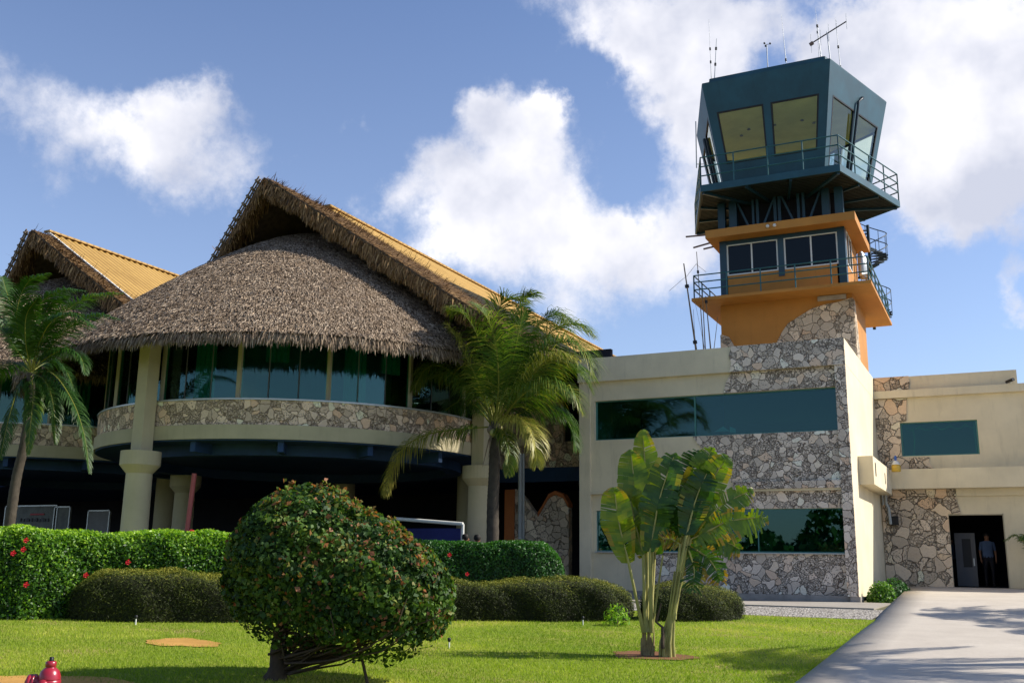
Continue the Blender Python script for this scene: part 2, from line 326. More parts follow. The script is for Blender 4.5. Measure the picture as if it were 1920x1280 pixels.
class MB:
    def __init__(s): s.v = []; s.f = []; s.m = []; s.s = []
    def add(s, vs, fs, mi=0, sm=False):
        b = len(s.v); s.v += [tuple(map(float, p)) for p in vs]
        for f in fs: s.f.append([b+i for i in f]); s.m.append(mi); s.s.append(sm)
        return s
    def box(s, x0, x1, y0, y1, z0, z1, mi=0):
        return s.hexa([(x0,y0,z0),(x1,y0,z0),(x1,y1,z0),(x0,y1,z0),(x0,y0,z1),(x1,y0,z1),(x1,y1,z1),(x0,y1,z1)], mi)
    def hexa(s, p, mi=0):
        return s.add(p, [(0,3,2,1),(4,5,6,7),(0,1,5,4),(1,2,6,5),(2,3,7,6),(3,0,4,7)], mi)
    def prism(s, poly, a, b, axis='Y', mi=0):
        """poly in the plane across the axis: for 'Y' (x, z), for 'Z' (x, y), for 'X' (y, z)"""
        n = len(poly)
        def P(q, c): return (q[0], c, q[1]) if axis == 'Y' else (q[0], q[1], c) if axis == 'Z' else (c, q[0], q[1])
        vs = [P(q, a) for q in poly]+[P(q, b) for q in poly]
        fs = [tuple(range(n)), tuple(range(2*n-1, n-1, -1))]+[(i, i+n, (i+1) % n+n, (i+1) % n) for i in range(n)]
        return s.add(vs, fs, mi)
    def tube(s, pts, r, seg=8, mi=0, cap=True):
        pts = [Vector(p) for p in pts]; n = len(pts)
        rr = r if isinstance(r, (list, tuple)) else [r]*n
        vs = []; up = Vector((0, 0, 1))
        t0 = (pts[1]-pts[0]).normalized()
        a = t0.cross(up); a = a if a.length > 1e-3 else t0.cross(Vector((1, 0, 0))); a.normalize()
        for i in range(n):
            t = (pts[min(i+1, n-1)]-pts[max(i-1, 0)]).normalized()
            a = (a-t*a.dot(t)).normalized(); b = t.cross(a)
            for k in range(seg):
                an = 2*math.pi*k/seg; vs.append(pts[i]+(a*math.cos(an)+b*math.sin(an))*rr[i])
        fs = [(i*seg+k, i*seg+(k+1) % seg, (i+1)*seg+(k+1) % seg, (i+1)*seg+k) for i in range(n-1) for k in range(seg)]
        s.add(vs, fs, mi, True)
        if cap: s.add(vs[:seg], [tuple(range(seg-1, -1, -1))], mi); s.add(vs[-seg:], [tuple(range(seg))], mi)
        return s
    def bar(s, a, b, w, h, mi=0):
        a = Vector(a); b = Vector(b); t = (b-a).normalized(); u = t.cross(Vector((0, 0, 1)))
        u = u if u.length > 1e-3 else Vector((1, 0, 0)); u.normalize(); v = u.cross(t)
        u *= w/2; v *= h/2
        return s.hexa([a-u-v, a+u-v, b+u-v, b-u-v, a-u+v, a+u+v, b+u+v, b-u+v], mi)
    def lathe(s, prof, c, seg=24, mi=0, ax=None):
        """prof (r, h) along the axis ax from centre c"""
        c = Vector(c); ax = Vector(ax or (0, 0, 1)).normalized()
        a = ax.orthogonal().normalized(); b = ax.cross(a); n = len(prof); vs = []
        for r, h in prof:
            for k in range(seg):
                an = 2*math.pi*k/seg; vs.append(c+ax*h+(a*math.cos(an)+b*math.sin(an))*r)
        fs = [(i*seg+k, i*seg+(k+1) % seg, (i+1)*seg+(k+1) % seg, (i+1)*seg+k) for i in range(n-1) for k in range(seg)]
        s.add(vs, fs, mi, True); s.add(vs[:seg], [tuple(range(seg-1, -1, -1))], mi); s.add(vs[-seg:], [tuple(range(seg))], mi)
        return s
    def build(s, name, mats, parent=None, origin=None, smooth=None, bevel=0):
        V = np.array(s.v)
        if parent is None and origin is None: origin = (V[:, 0].mean(), V[:, 1].mean(), V[:, 2].min())
        org = ORG[parent.name] if parent is not None else np.asarray(origin, float)
        me = bpy.data.meshes.new(name); me.from_pydata([tuple(p) for p in (V-org)], [], s.f)
        me.polygons.foreach_set('material_index', s.m)
        me.polygons.foreach_set('use_smooth', s.s if smooth is None else [smooth]*len(s.f)); me.update()
        o = link_mesh(name, me, mats, parent, origin)
        if bevel:
            b = o.modifiers.new('bevel', 'BEVEL'); b.width = bevel; b.segments = 2; b.limit_method = 'ANGLE'
        return o
def struct(o, kind='structure'): o['kind'] = kind; return o

# ------------------------------------------------------------------ ground
def gz(x, y):
    d = np.hypot(x, y); t = np.clip((d-9)/15., 0, 1); return 0.45*t*t*(3-2*t)
def pathz(x, y):
    t = np.clip((y-21)/15, 0, 1); return gz(x, y)+0.32*t
def sheet(name, poly_fn, xs, ys, zf, mat, dz):
    """grid sheet; poly_fn(x, y) moves the points so that edges can run free"""
    X, Y = np.meshgrid(xs, ys); X, Y = poly_fn(X, Y) if poly_fn else (X, Y)
    Z = zf(X, Y)+dz; V = np.stack([X.ravel(), Y.ravel(), Z.ravel()], 1)
    n, m = len(xs), len(ys); i = np.arange(n-1)[None, :]+np.arange(m-1)[:, None]*n; i = i.ravel()
    F = np.stack([i, i+1, i+n+1, i+n], 1)
    return np_mesh(name, V, F, mat, origin=(0, 0, 0), smooth=True)
gx = np.concatenate([[-1500, -600, -200, -90], np.arange(-60, 20, 1.0), [40, 100, 300, 900]])
gy = np.concatenate([[-900, -300, -80, -30], np.arange(-12, 46, 1.0), [60, 120, 400, 1800]])
struct(sheet('ground', None, gx, gy, gz, M['ground'], -0.012))
# lawn: left of the path, up to the gravel strip
def lawn_fn(X, Y): return X, Y
struct(sheet('lawn', None, np.arange(-34, -2.39, 0.4), np.arange(-8, 21.7, 0.4), gz, M['lawn'], 0.004))
struct(sheet('gravel_strip', None, np.arange(-12, -2.45, 0.45), np.arange(21.62, 26.01, 0.4), gz, M['gravel'], 0.008))
# path and ramp
def path_fn(X, Y):
    t = np.clip((Y-21)/16, 0, 1); L = -2.42-0.62*t
    return L+(X+2.42)*(6.5-L)/(6.5+2.42), Y
pth = sheet('concrete_path', path_fn, np.linspace(-2.42, 6.5, 14), np.arange(-8, 37.01, 0.5), pathz, M['path'], 0.035)
struct(pth); sol = pth.modifiers.new('thick', 'SOLIDIFY'); sol.thickness = 0.5; sol.offset = -1
struct(MB().box(-13.0, -3.0, 26.0, 29.86, 0.2, 0.475).build('footing_slab', M['slabpath']))
def blobpatch(name, cx, cy, rx, ry, mat, dz, n=40, seed=1, kind='structure'):
    r = random.Random(seed); V = [(cx, cy, gz(cx, cy)+dz)]; ph = [r.uniform(0, 6) for _ in range(4)]
    for ring in (0.5, 1.0):
        for k in range(n):
            a = 2*math.pi*k/n; q = ring*(1+0.10*math.sin(3*a+ph[0])+0.07*math.sin(5*a+ph[1])+0.05*math.sin(9*a+ph[2]))
            x, y = cx+rx*q*math.cos(a), cy+ry*q*math.sin(a); V.append((x, y, float(gz(x, y))+dz))
    F = [(0, 1+k, 1+(k+1) % n) for k in range(n)]
    Q = [(1+k, 1+n+k, 1+n+(k+1) % n, 1+(k+1) % n) for k in range(n)]
    m = MB(); m.add(V, F+Q); o = m.build(name, mat); o['kind'] = kind; return o
blobpatch('soil_patch', -11.25, 11.85, 0.62, 0.42, M['soil'], 0.018, seed=3)
blobpatch('soil_patch', -9.3, 8.05, 1.7, 0.80, M['soil'], 0.018, seed=5)
blobpatch('soil_patch', -4.75, 14.4, 0.62, 0.42, M['brownsoil'], 0.018, seed=8)
# short grass blades over the nearer lawn
N = 190000
gx_ = rng.uniform(-17, -2.45, N*2); gy_ = rng.uniform(7.0, 21.5, N*2); gx_[:9000] = -2.42+rng.normal(0, .035, 9000)
dd = np.hypot(gx_, gy_); keep = (rng.random(N*2) < np.clip(14/dd, 0, 1)**2) & (dd > 9.3)
for (cx, cy, rx, ry) in ((-11.25, 11.85, .6, .4), (-9.3, 8.05, 1.6, .72), (-4.75, 14.4, .55, .38)):
    keep &= ((gx_-cx)/rx)**2+((gy_-cy)/ry)**2 > rng.uniform(.45, 1.0, len(gx_))
gx_, gy_ = gx_[keep], gy_[keep]; N = len(gx_)
hgt = rng.uniform(0.018, 0.05, N); an = rng.uniform(0, 2*np.pi, N); wd = 0.0055
P = np.stack([gx_, gy_, gz(gx_, gy_)], 1); ux = np.stack([np.cos(an), np.sin(an), 0*an], 1)*wd
tip = P+np.stack([rng.normal(0, .02, N), rng.normal(0, .02, N), hgt], 1)
V = np.empty((N*3, 3)); V[0::3] = P-ux; V[1::3] = P+ux; V[2::3] = tip
F = np.arange(N*3).reshape(-1, 3)
cl = 0.42+.55*np.exp(-(((np.sin(gx_*1.15+gy_*.35)+np.sin(gy_*1.6-gx_*.5+1))-1.6)/.55)**2)+0.24*np.sin(gx_*0.9+np.sin(gy_*1.7))*np.sin(gy_*1.3+gx_*.4)
g = np_mesh('grass', V, F, M['grass'], origin=(0, 0, 0), attr=np.clip(cl*0.8+rng.normal(0, .18, N), 0, 1)); g['kind'] = 'stuff'

# ------------------------------------------------------------------ office building (two floors)
Y0 = 29.95; XL, XR = -12.21, -3.81
off_b = thing('office_building', (-8, 33.5, 0.45), 'cream two storey office block with coral stone cladding under the control tower', 'building')
w1 = (-11.70, -4.11, 5.30, 6.58); w2 = (-11.70, -4.11, 1.80, 3.07)
m = MB()
m.box(XL, -11.84, Y0, 30.3, 0.3, 7.2)                                     # left pilaster
m.box(-11.84, XR-.2, 30.02, 30.3, 6.58, 7.2); m.box(-11.84, XR-.2, 30.02, 30.3, 3.62, 5.30)
m.box(-11.84, -11.70, 30.02, 30.3, 5.30, 6.58)
m.box(-11.84, XR-.2, 30.12, 30.3, 3.07, 3.58); m.box(-11.84, XR-.2, 30.12, 30.3, 0.5, 1.80); m.box(-11.84, -11.70, 30.12, 30.3, 1.80, 3.07)
m.box(-4.11, XR-.2, 30.0, 30.3, 1.80, 3.07); m.box(-4.11, XR-.2, 30.0, 30.3, 5.30, 6.58)
m.box(XL, XL+.2, 30.3, 40, 0.3, 7.9)                                      # left side
m.box(XR-.2, XR, 29.90, 37.0, 0.60, 7.2)
m.box(XL+.2, XR-.2, 39.8, 40, 0.3, 7.9)
m.build('wall', M['cream'], off_b)
MB().box(XR-.24, XR-.002, 37.0, 40, 0.6, 7.2).box(XL+.2, XR-.2, 30.3, 39.8, 7.05, 7.3).build('roof', M['cream'], off_b)
MB().box(-11.84, XR-.2, 29.96, 30.3, 3.58, 3.66).build('ledge', M['cream'], off_b)
MB().box(XL-.02, XR+.004, 29.86, 30.1, 7.2, 7.98).box(XL-.02, XL+.2, 30.1, 40, 7.9, 7.98).box(XR-.2, XR+.004, 30.1, 37.4, 7.2, 7.98).build('parapet', M['cream'], off_b)
MB().box(-11.84, XR-.24, 29.95, 30.12, 0.3, 0.63).box(XR-.24, XR+.03, 29.86, 30.6, 0.3, 0.62).build('plinth', M['plinth'], off_b)
MB().box(XL+.2, XR-.2, 30.3, 39.8, 0.5, 0.82).box(XL+.2, XR-.2, 30.32, 39.8, 3.75, 4.2).box(XL+.2, XR-.2, 35.6, 35.75, 0.82, 3.75).box(XL+.2, XR-.2, 35.6, 35.75, 4.2, 7.05).build('interior', M['room'], off_b)
# stone cladding, 3-5 cm proud of the walls
def jag(pts, seed=0, amp=0.07, step=0.22):
    r = random.Random(seed); out = [pts[0]]
    for a, b in zip(pts[:-1], pts[1:]):
        n = max(1, int(math.hypot(b[0]-a[0], b[1]-a[1])/step))
        for i in range(1, n+1):
            t = i/n; j = amp if i < n else 0
            out.append((a[0]+(b[0]-a[0])*t+r.uniform(-j, j), a[1]+(b[1]-a[1])*t+r.uniform(-j, j)))
    return out
MB().prism([(XR+.006, 7.985)]+[(XR+.006, 7.19), (-7.2, 7.19)]+[(-7.14, 7.45), (-7.2, 7.7), (-7.12, 7.985)], 29.81, 29.858).build('stone_cladding', M['stone'], off_b)
MB().prism([(-4.12, 7.188), (-4.12, 6.58)]+jag([(-7.45, 6.58), (-7.2, 7.188)], 1, .04), 29.98, 30.018).build('stone_cladding', M['stone'], off_b)
MB().prism([(-4.12, 5.29), (-4.12, 3.86), (-7.3, 3.86)]+jag([(-7.3, 3.86), (-7.9, 4.5), (-8.45, 5.29)], 2)[1:], 29.98, 30.018).build('stone_cladding', M['stone'], off_b)
MB().prism([(-4.12, 3.858), (-4.12, 3.64), (-7.2, 3.64), (-7.25, 3.858)], 29.90, 29.958).build('stone_cladding', M['stone'], off_b)
MB().prism([(-4.12, 3.578), (-4.12, 3.075), (-7.1, 3.075), (-7.15, 3.578)], 30.08, 30.118).build('stone_cladding', M['stone'], off_b)
MB().prism([(-4.12, 1.77), (-4.12, 0.632)]+jag([(-9.75, 0.632), (-9.95, 1.2), (-9.7, 1.77)], 4, .05), 30.07, 30.118).build('stone_cladding', M['stone'], off_b)
MB().box(-4.12, XR-.004, 29.85, 29.898, 0.625, 7.188).build('stone_cladding', M['stone'], off_b)
MB().box(-4.12, -4.06, 29.898, 30.0, 0.63, 7.186).build('stone_cladding', M['stone'], off_b)
def window(parent, x0, x1, z0, z1, y, gm, fm, muls=(), fw=0.045, depth=0.08, pane='pane', sillh=0.04):
    """frame with panes between mullions, facing -Y"""
    xs = [x0]+list(muls)+[x1]; m = MB()
    m.box(x0, x1, y, y+depth, z0, z0+sillh).box(x0, x1, y, y+depth, z1-fw*.7, z1)
    for i, x in enumerate(xs):
        q = fw/2 if 0 < i < len(xs)-1 else fw
        a = x if i == 0 else x-q; b = x+q if i < len(xs)-1 else x
        m.box(a, b, y, y+depth, z0+sillh, z1-fw*.7)
    f = m.build('window', fm, parent)
    for a, b in zip(xs[:-1], xs[1:]):
        MB().box(a+fw*.5, b-fw*.5, y+depth*.4, y+depth*.4+.012, z0+sillh*.5, z1-fw*.5).build(pane, gm, f)
    return f
M['tealframe'] = paint('teal_window_mullion', (0.06, 0.20, 0.18), 0.08, 0.4)
f = window(off_b, *w1[:2], *w1[2:], 30.14, M['gglass'], M['tealframe'], (-8.40,), 0.05)
f = window(off_b, *w2[:2], *w2[2:], 30.18, M['gglass'], M['tealframe'], (-9.2, -6.6), 0.03)
MB().box(-11.70, -4.12, 29.97, 30.14, 1.772, 1.80).build('window_sill', M['alu'], off_b)
# papers leaning on the inside of the upper window
m = MB()
for pts in (((1339, 809), (1356, 799), (1368, 808)), ((1368, 810), (1368.5, 799), (1379, 803), (1380, 811))):
    P = [atY(x, y, 30.34) for x, y in pts]; P = [(p[0], p[2]) for p in P]
    m.prism(P, 30.34, 30.345)
tag(m.build('paper_sheets', M['white'], origin=(-7.4, 30.34, 5.3)), 'pale sheets of paper leaning inside the upper office window', 'paper')
# ------------------------------------------------------------------ right wing
YW = 37.0; XE = 7.0
wing = thing('wing_building', (-1, 39, 0.45), 'lower cream wing with dark open doorway at the top of the concrete ramp', 'building')
m = MB(); y0, y1 = YW, YW+.25
m.box(XR+.002, -3.02, y0, y1, 0.3, 7.2); m.box(-3.02, -0.57, y0, y1, 6.34, 7.2); m.box(-0.57, XE, y0, y1, 4.0, 7.2); m.box(-3.02, -0.57, y0, y1, 4.0, 5.17)
m.box(-3.02, -1.70, y0, y1, 0.3, 4.0); m.box(-1.70, -0.06, y0, y1, 3.18, 4.0); m.box(-0.06, XE, y0, y1, 0.3, 4.0)
m.box(XE-.2, XE, y1, 46, .3, 7.2)
m.build('wall', M['cream'], wing)
MB().box(XR+.002, XE, 36.80, 37.3, 7.2, 7.46).build('coping', M['cream'], wing)
MB().box(XR+.002, 0.76, 37.0, 37.25, 7.46, 7.96).build('parapet', M['cream'], wing)
MB().box(XR+.2, XE, 37.3, 46, 7.05, 7.25).build('roof', M['slab'], wing)
MB().box(-3.38, XE, 36.42, 37.0, 4.02, 4.68).build('canopy_band', M['cream'], wing)
MB().box(-1.4, XE, 36.9, 37.0, 3.78, 4.02).build('ledge', M['cream'], wing)
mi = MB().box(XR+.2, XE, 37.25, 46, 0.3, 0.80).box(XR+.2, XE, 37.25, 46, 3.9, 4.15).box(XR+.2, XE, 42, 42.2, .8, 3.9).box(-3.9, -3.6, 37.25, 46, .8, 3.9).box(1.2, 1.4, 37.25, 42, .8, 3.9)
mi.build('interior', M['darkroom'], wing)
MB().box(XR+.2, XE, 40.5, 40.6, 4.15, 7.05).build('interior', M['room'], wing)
MB().prism([(XR+.004, 7.47), (XR+.004, 7.97), (-2.62, 7.97), (-2.60, 7.7), (-2.66, 7.47)], 36.95, 36.998).build('stone_cladding', M['stone2'], wing)
MB().prism([(XR+.004, 7.18), (XR+.004, 4.70), (-2.03, 4.70), (-2.18, 4.95), (-2.15, 5.12), (-3.02, 5.12), (-3.02, 6.36), (-2.80, 6.40), (-2.74, 7.18)], 36.95, 36.998).build('stone_cladding', M['stone2'], wing)
MB().prism([(-3.79, 4.015), (-3.79, 3.80), (-1.40, 3.80), (-1.50, 4.015)], 36.86, 36.998).build('stone_cladding', M['stone2'], wing)
MB().prism([(-3.79, 3.798), (-3.79, .80), (-1.70, .80), (-1.70, 3.20), (-1.30, 3.20), (-1.40, 3.6), (-1.43, 3.798)], 36.95, 36.998).build('stone_cladding', M['stone2'], wing)
MB().prism([(0.95, 6.95), (3.2, 6.95), (3.2, 4.69), (1.0, 4.69), (0.90, 5.6)], 36.95, 36.998).build('stone_cladding', M['stone2'], wing)
f = window(wing, -3.02, -0.57, 5.17, 6.34, 37.10, M['gglass'], M['tealframe'], (), 0.05)
MB().box(-0.058, -0.03, 36.985, 37.26, .80, 3.2).box(-1.70, -0.03, 36.985, 37.26, 3.15, 3.178).build('door_frame', M['mullion'], wing)
# the gutter box on the white side wall
bx = MB().box(XR+.002, -3.38, 31.35, 36.42, 3.82, 4.66)
o = bx.build('gutter_box', M['cream'], wing)
MB().box(-3.379, -3.372, 31.8, 32.0, 4.1, 4.5).build('slot', M['black'], o); MB().box(-3.379, -3.372, 34.4, 34.55, 4.05, 4.4).build('slot', M['black'], o)
# green tinsel garland inside the wing window
m = MB(); pts = []
for i in range(46):
    t = i/45; pts.append((-2.9+2.2*t, 37.3, 6.22-abs(math.sin(t*math.pi*4.5))*0.13-0.0*t))
m.tube(pts, 0.03, 6); m.tube([(-2.62, 37.3, 6.2), (-2.60, 37.3, 5.7), (-2.66, 37.3, 5.25)], 0.028, 6); m.tube([(-.68, 37.3, 6.25), (-.66, 37.3, 5.25)], 0.03, 6)
tag(m.build('garland', M['tinsel'], origin=(-1.8, 37.3, 6.1)), 'green tinsel garland hanging in swags inside the wing window', 'garland')
# lantern on a bracket
lan = thing('wall_lantern', (-3.15, 35.9, 4.55), 'yellow glass lantern with blue cap on an arm beside the gutter box', 'lantern')
MB().tube([(-3.4, 35.9, 4.86), (-3.18, 35.9, 4.93), (-3.15, 35.9, 4.9)], 0.015, 6).build('bracket', M['alu'], lan)
MB().lathe([(0.13, 0), (0.15, .02), (0.15, .2), (0.12, .24)], (-3.15, 35.9, 4.55), 8).build('shade', M['yellowlamp'], lan)
MB().lathe([(0.15, .24), (0.09, .34), (0.03, .38)], (-3.15, 35.9, 4.55), 8).build('collar', M['white'], lan)
MB().lathe([(0.03, .38), (0.05, .44), (0.04, .52), (0.01, .55)], (-3.15, 35.9, 4.55), 8).build('cap', M['bluecap'], lan)
pp = MB().tube([(-3.62, 36.72, 4.02), (-3.62, 36.72, 3.55), (-3.55, 36.72, 3.40), (-3.52, 36.72, 2.85)], 0.05, 8)
tag(pp.build('drain_pipe', M['greypipe']), 'pale drain pipe running down the stone from the gutter box', 'pipe')
tag(MB().tube([(-3.72, 36.72, 4.02), (-3.72, 36.72, 3.5)], 0.035, 8).build('drain_pipe', M['greypipe']), 'short pale pipe stub close to the corner under the gutter box', 'pipe')
sp = thing('wall_speaker', (-3.38, 36.9, 2.8), 'small black loudspeaker box on the stone wall by the drain pipe', 'speaker')
MB().box(-3.50, -3.27, 36.72, 36.9, 2.82, 3.12).build('body', M['black'], sp, bevel=.02)
MB().box(-3.42, -3.34, 36.9, 36.95, 2.9, 3.0).build('bracket', M['black'], sp)
cm = thing('security_camera', (0.55, 36.75, 7.46), 'small dark camera on a bracket on the wing coping', 'camera')
MB().tube([(0.55, 36.85, 7.46), (0.55, 36.78, 7.55)], 0.02, 6).build('bracket', M['alu'], cm)
MB().tube([(0.43, 36.85, 7.53), (0.64, 36.6, 7.57)], [0.05, 0.06], 8).build('body', M['black'], cm)
fl = thing('floor_door', (-1.3, 38.2, 0.8), 'pale grey door leaf with dark glass standing open inside the doorway', 'door'); fl.name = 'door_leaf'; ORG['door_leaf'] = np.array((-1.3, 38.2, .8))
MB().box(-1.62, -1.40, 38.2, 38.26, .82, 2.6).box(-1.12, -0.98, 38.2, 38.26, .82, 2.6).box(-1.40, -1.12, 38.2, 38.26, 2.40, 2.6).box(-1.40, -1.12, 38.2, 38.26, .82, 1.45).build('leaf', M['doorgrey'], fl)
MB().box(-1.40, -1.12, 38.22, 38.24, 1.45, 2.4).build('glazing', M['black'], fl)
MB().box(-1.08, -1.04, 38.15, 38.2, 1.5, 1.75).build('handle', M['alu'], fl)

# ------------------------------------------------------------------ control tower
tw = thing('control_tower', (-6, 35, 0.45), 'orange and stone airport control tower with dark teal glazed cab, rising behind the office roof', 'control tower')
TX0, TX1, TY0, TY1 = -8.20, -3.86, 33.0, 36.3
MB().box(TX0, TX1, TY0, TY1, 7.3, 10.12).build('shaft_wall', M['orange'], tw)
MB().box(TX0, TX1, TY0, TY1, 6.0, 7.3).build('shaft_base', M['orange'], tw)
arc = [(-6.45, 8.0), (-6.33, 8.69), (-6.15, 9.02), (-5.95, 9.28), (-5.6, 9.48), (-5.15, 9.72), (-4.7, 9.82), (-4.3, 9.86), (-3.93, 9.95)]
MB().prism([(TX1+.01, 9.95), (TX1+.01, 7.3), (-6.5, 7.3)]+jag(arc, 3, .02, .3), TY0-.05, TY0-.002).build('stone_cladding', M['stone4'], tw)
MB().prism([(TX0-.01, 7.3), (-7.5, 7.3)]+jag([(-7.68, 8.4), (-7.8, 8.75), (-7.93, 9.0), (-8.21, 9.12)], 5, .02, .3)[0:], TY0-.05, TY0-.002).build('stone_cladding', M['stone4'], tw)
MB().prism([(33.0, 9.93), (33.3, 9.9), (33.55, 9.3), (33.75, 8.6), (33.9, 7.9), (33.9, 7.3), (33.0, 7.3)], TX1+.002, TX1+.04, 'X').build('stone_cladding', M['stone4'], tw)
MB().prism([(33.0, 9.1), (33.3, 8.9), (33.5, 8.0), (33.5, 7.3), (33.0, 7.3)], TX0-.04, TX0-.002, 'X').build('stone_cladding', M['stone4'], tw)
o = MB().box(-8.92, -3.15, 31.95, 38.3, 10.12, 10.22).build('balcony_slab', M['orange'], tw)
MB().box(-4.95, -4.05, 32.93, 32.998, 9.95, 10.1).build('vent_recess', M['plinth'], tw)
def railing(name, path, z0, heights, step, r, mat, parent, closed=False, post_r=None):
    m = MB(); P = [Vector((*p, 0)) for p in path]
    if closed: P = P+[P[0]]
    for h in heights:
        for a, b in zip(P[:-1], P[1:]): m.tube([(a.x, a.y, z0+h), (b.x, b.y, z0+h)], r, 6)
    for a, b in zip(P[:-1], P[1:]):
        L = (b-a).length; n = max(1, round(L/step))
        for i in range(n+1):
            q = a.lerp(b, i/n); m.tube([(q.x, q.y, z0), (q.x, q.y, z0+heights[-1])], post_r or r*1.1, 6)
    return m.build(name, mat, parent)
railing('railing', [(-7.6, 37.2), (-8.84, 37.2), (-8.84, 32.02), (-3.23, 32.02), (-3.23, 38.2)], 10.22, (0.3, 0.56, 0.8), 1.05, 0.022, M['rail'], tw)
# glazed cabin
CX0, CX1, CY = -8.16, -3.98, 33.0
m = MB()
m.box(CX0+.25, CX1-.3, CY, CY+.15, 10.22, 11.17); m.box(CX0, CX0+.12, CY+.15, 36.0, 10.22, 12.4); m.box(CX0, CX1, 35.9, 36.0, 10.22, 12.4)
m.box(CX1-.12, CX1, 33.3, 36.0, 10.22, 11.2).box(CX1-.12, CX1, 34.6, 36.0, 11.2, 12.4)
m.build('cabin_wall', M['orange'], tw)
m = MB()
m.box(CX0, CX0+.24, CY-.03, CY+.15, 10.22, 12.42); m.box(CX1-.24, CX1, CY-.03, 33.3, 10.22, 12.42)
m.box(CX0+.24, CX1-.24, CY-.01, CY+.15, 12.27, 12.42); m.box(-6.17, -5.97, CY-.03, CY+.15, 10.95, 12.27)
m.build('cabin_frame', M['blue'], tw)
M['navyglass'] = glass('cabin_navy_glass', (0.16, 0.2, 0.3), 1.35)
MB().box(CX0+.12, CX1-.12, 35.5, 35.6, 10.22, 12.4).box(CX0+.12, CX1-.12, 33.2, 35.6, 12.3, 12.39).build('interior', M['darkroom'], tw)
window(tw, CX0+.24, -6.17, 11.17, 12.27, CY, M['navyglass'], M['white'], (-7.06,), 0.05)
window(tw, -5.97, CX1-.24, 11.17, 12.27, CY, M['navyglass'], M['white'], (-5.08,), 0.05)
m = MB(); m.box(CX1-.03, CX1+.01, 33.3, 34.6, 11.2, 11.25).box(CX1-.03, CX1+.01, 33.3, 34.6, 12.35, 12.4)
for yy in (33.3, 33.93, 34.55): m.box(CX1-.03, CX1+.01, yy, yy+.05, 11.25, 12.35)
f = m.build('window', M['white'], tw); MB().box(CX1-.02, CX1-.01, 33.35, 34.55, 11.25, 12.35).build('pane', M['navyglass'], f)
MB().box(-8.5, -3.56, 32.4, 36.3, 12.42, 12.70).build('roof_slab', M['orange'], tw)
for x in (-6.35, -6.12): MB().lathe([(0.05, 0), (0.06, .06), (0.035, .1)], (x, 32.39, 12.55), 10, 0, (0, -1, 0)).build('floodlight', M['white'], tw)
# steel legs and braces between the cabin roof and the walkway
m = MB()
for x0, x1 in ((-8.3, -8.05), (-7.9, -7.63), (-4.72, -4.47), (-4.3, -4.03)): MB().box(x0, x1, 33.45, 33.7, 12.7, 14.02).build('steel_leg', M['blue'], tw)
for x0, x1 in ((-7.1, -7.02), (-6.95, -6.86), (-6.35, -6.25), (-6.2, -6.1), (-5.55, -5.46), (-5.38, -5.29)): MB().box(x0, x1, 33.5, 33.6, 12.7, 14.02).build('steel_leg', M['blue'], tw)
for a, b in ((-7.62, -7.1), (-6.3, -6.85), (-6.08, -5.56), (-4.75, -5.28)): MB().bar((a, 33.55, 14.0), (b, 33.55, 12.7), .07, .07).build('brace', M['blue'], tw)
for x in (-8.2, -4.2): MB().box(x-.12, x+.12, 35.9, 36.1, 12.7, 14.02).build('steel_leg', M['blue'], tw)
MB().box(-8.0, -4.3, 34.0, 35.8, 12.7, 13.98).build('core_wall', M['darkroom'], tw)
PC = (-6.19, 35.17)
def pent(s, z, c=PC):
    ap = s*0.68819; Rr = s*0.85065
    return [Vector((c[0]+Rr*math.cos(R_(-126+72*i)), c[1]+Rr*math.sin(R_(-126+72*i)), z)) for i in range(5)]
m = MB(); p = pent(4.60, 0); pi_ = pent(4.56, 0)
m.prism([(q.x, q.y) for q in pi_], 14.02, 14.08, 'Z'); wk = m.build('walkway', M['decking'], tw)
m = MB()
po, pin = pent(4.64, 0), pent(4.56, 0)
for i in range(5):
    a, b, c, d = po[i], po[(i+1) % 5], pin[(i+1) % 5], pin[i]
    m.hexa([(a.x, a.y, 13.98), (b.x, b.y, 13.98), (c.x, c.y, 13.98), (d.x, d.y, 13.98), (a.x, a.y, 14.22), (b.x, b.y, 14.22), (c.x, c.y, 14.22), (d.x, d.y, 14.22)])
m.build('fascia', M['cabpaint'], wk)
m = MB()
pq = pent(4.5, 0)
for i in range(5):
    a, b = pq[i], pq[(i+1) % 5]; cc = Vector((PC[0], PC[1], 0))
    m.bar((a.x, a.y, 13.97), (cc.x, cc.y, 13.97), .1, .12)
    for t in (.33, .66):
        q = a.lerp(b, t); m.bar((q.x, q.y, 13.97), (cc.x+(q.x-cc.x)*.4, cc.y+(q.y-cc.y)*.4, 13.97), .08, .1)
for k in range(26):                                           # corrugated soffit ribs along X on the left and right
    y = 32.4+k*0.2
    for s_ in (-1, 1):
        pass
m.build('joist', M['blue'], wk)
m = MB()
poly = [(q.x, q.y) for q in pent(4.45, 0)]
def clipx(y):
    xs = []
    for (ax, ay), (bx_, by) in zip(poly, poly[1:]+poly[:1]):
        if (ay-y)*(by-y) < 0: xs.append(ax+(bx_-ax)*(y-ay)/(by-ay))
    return sorted(xs)
for k in range(40):
    y = 32.35+k*0.14; xs = clipx(y)
    if len(xs) == 2: m.box(xs[0], xs[1], y, y+.06, 13.985, 14.018)
m.build('soffit_sheet', M['decking'], wk)
pr = [(q.x, q.y) for q in pent(4.60, 0)]
railing('railing', pr, 14.22, (0.34, 0.68, 1.02), 1.05, 0.023, M['rail'], tw, True)
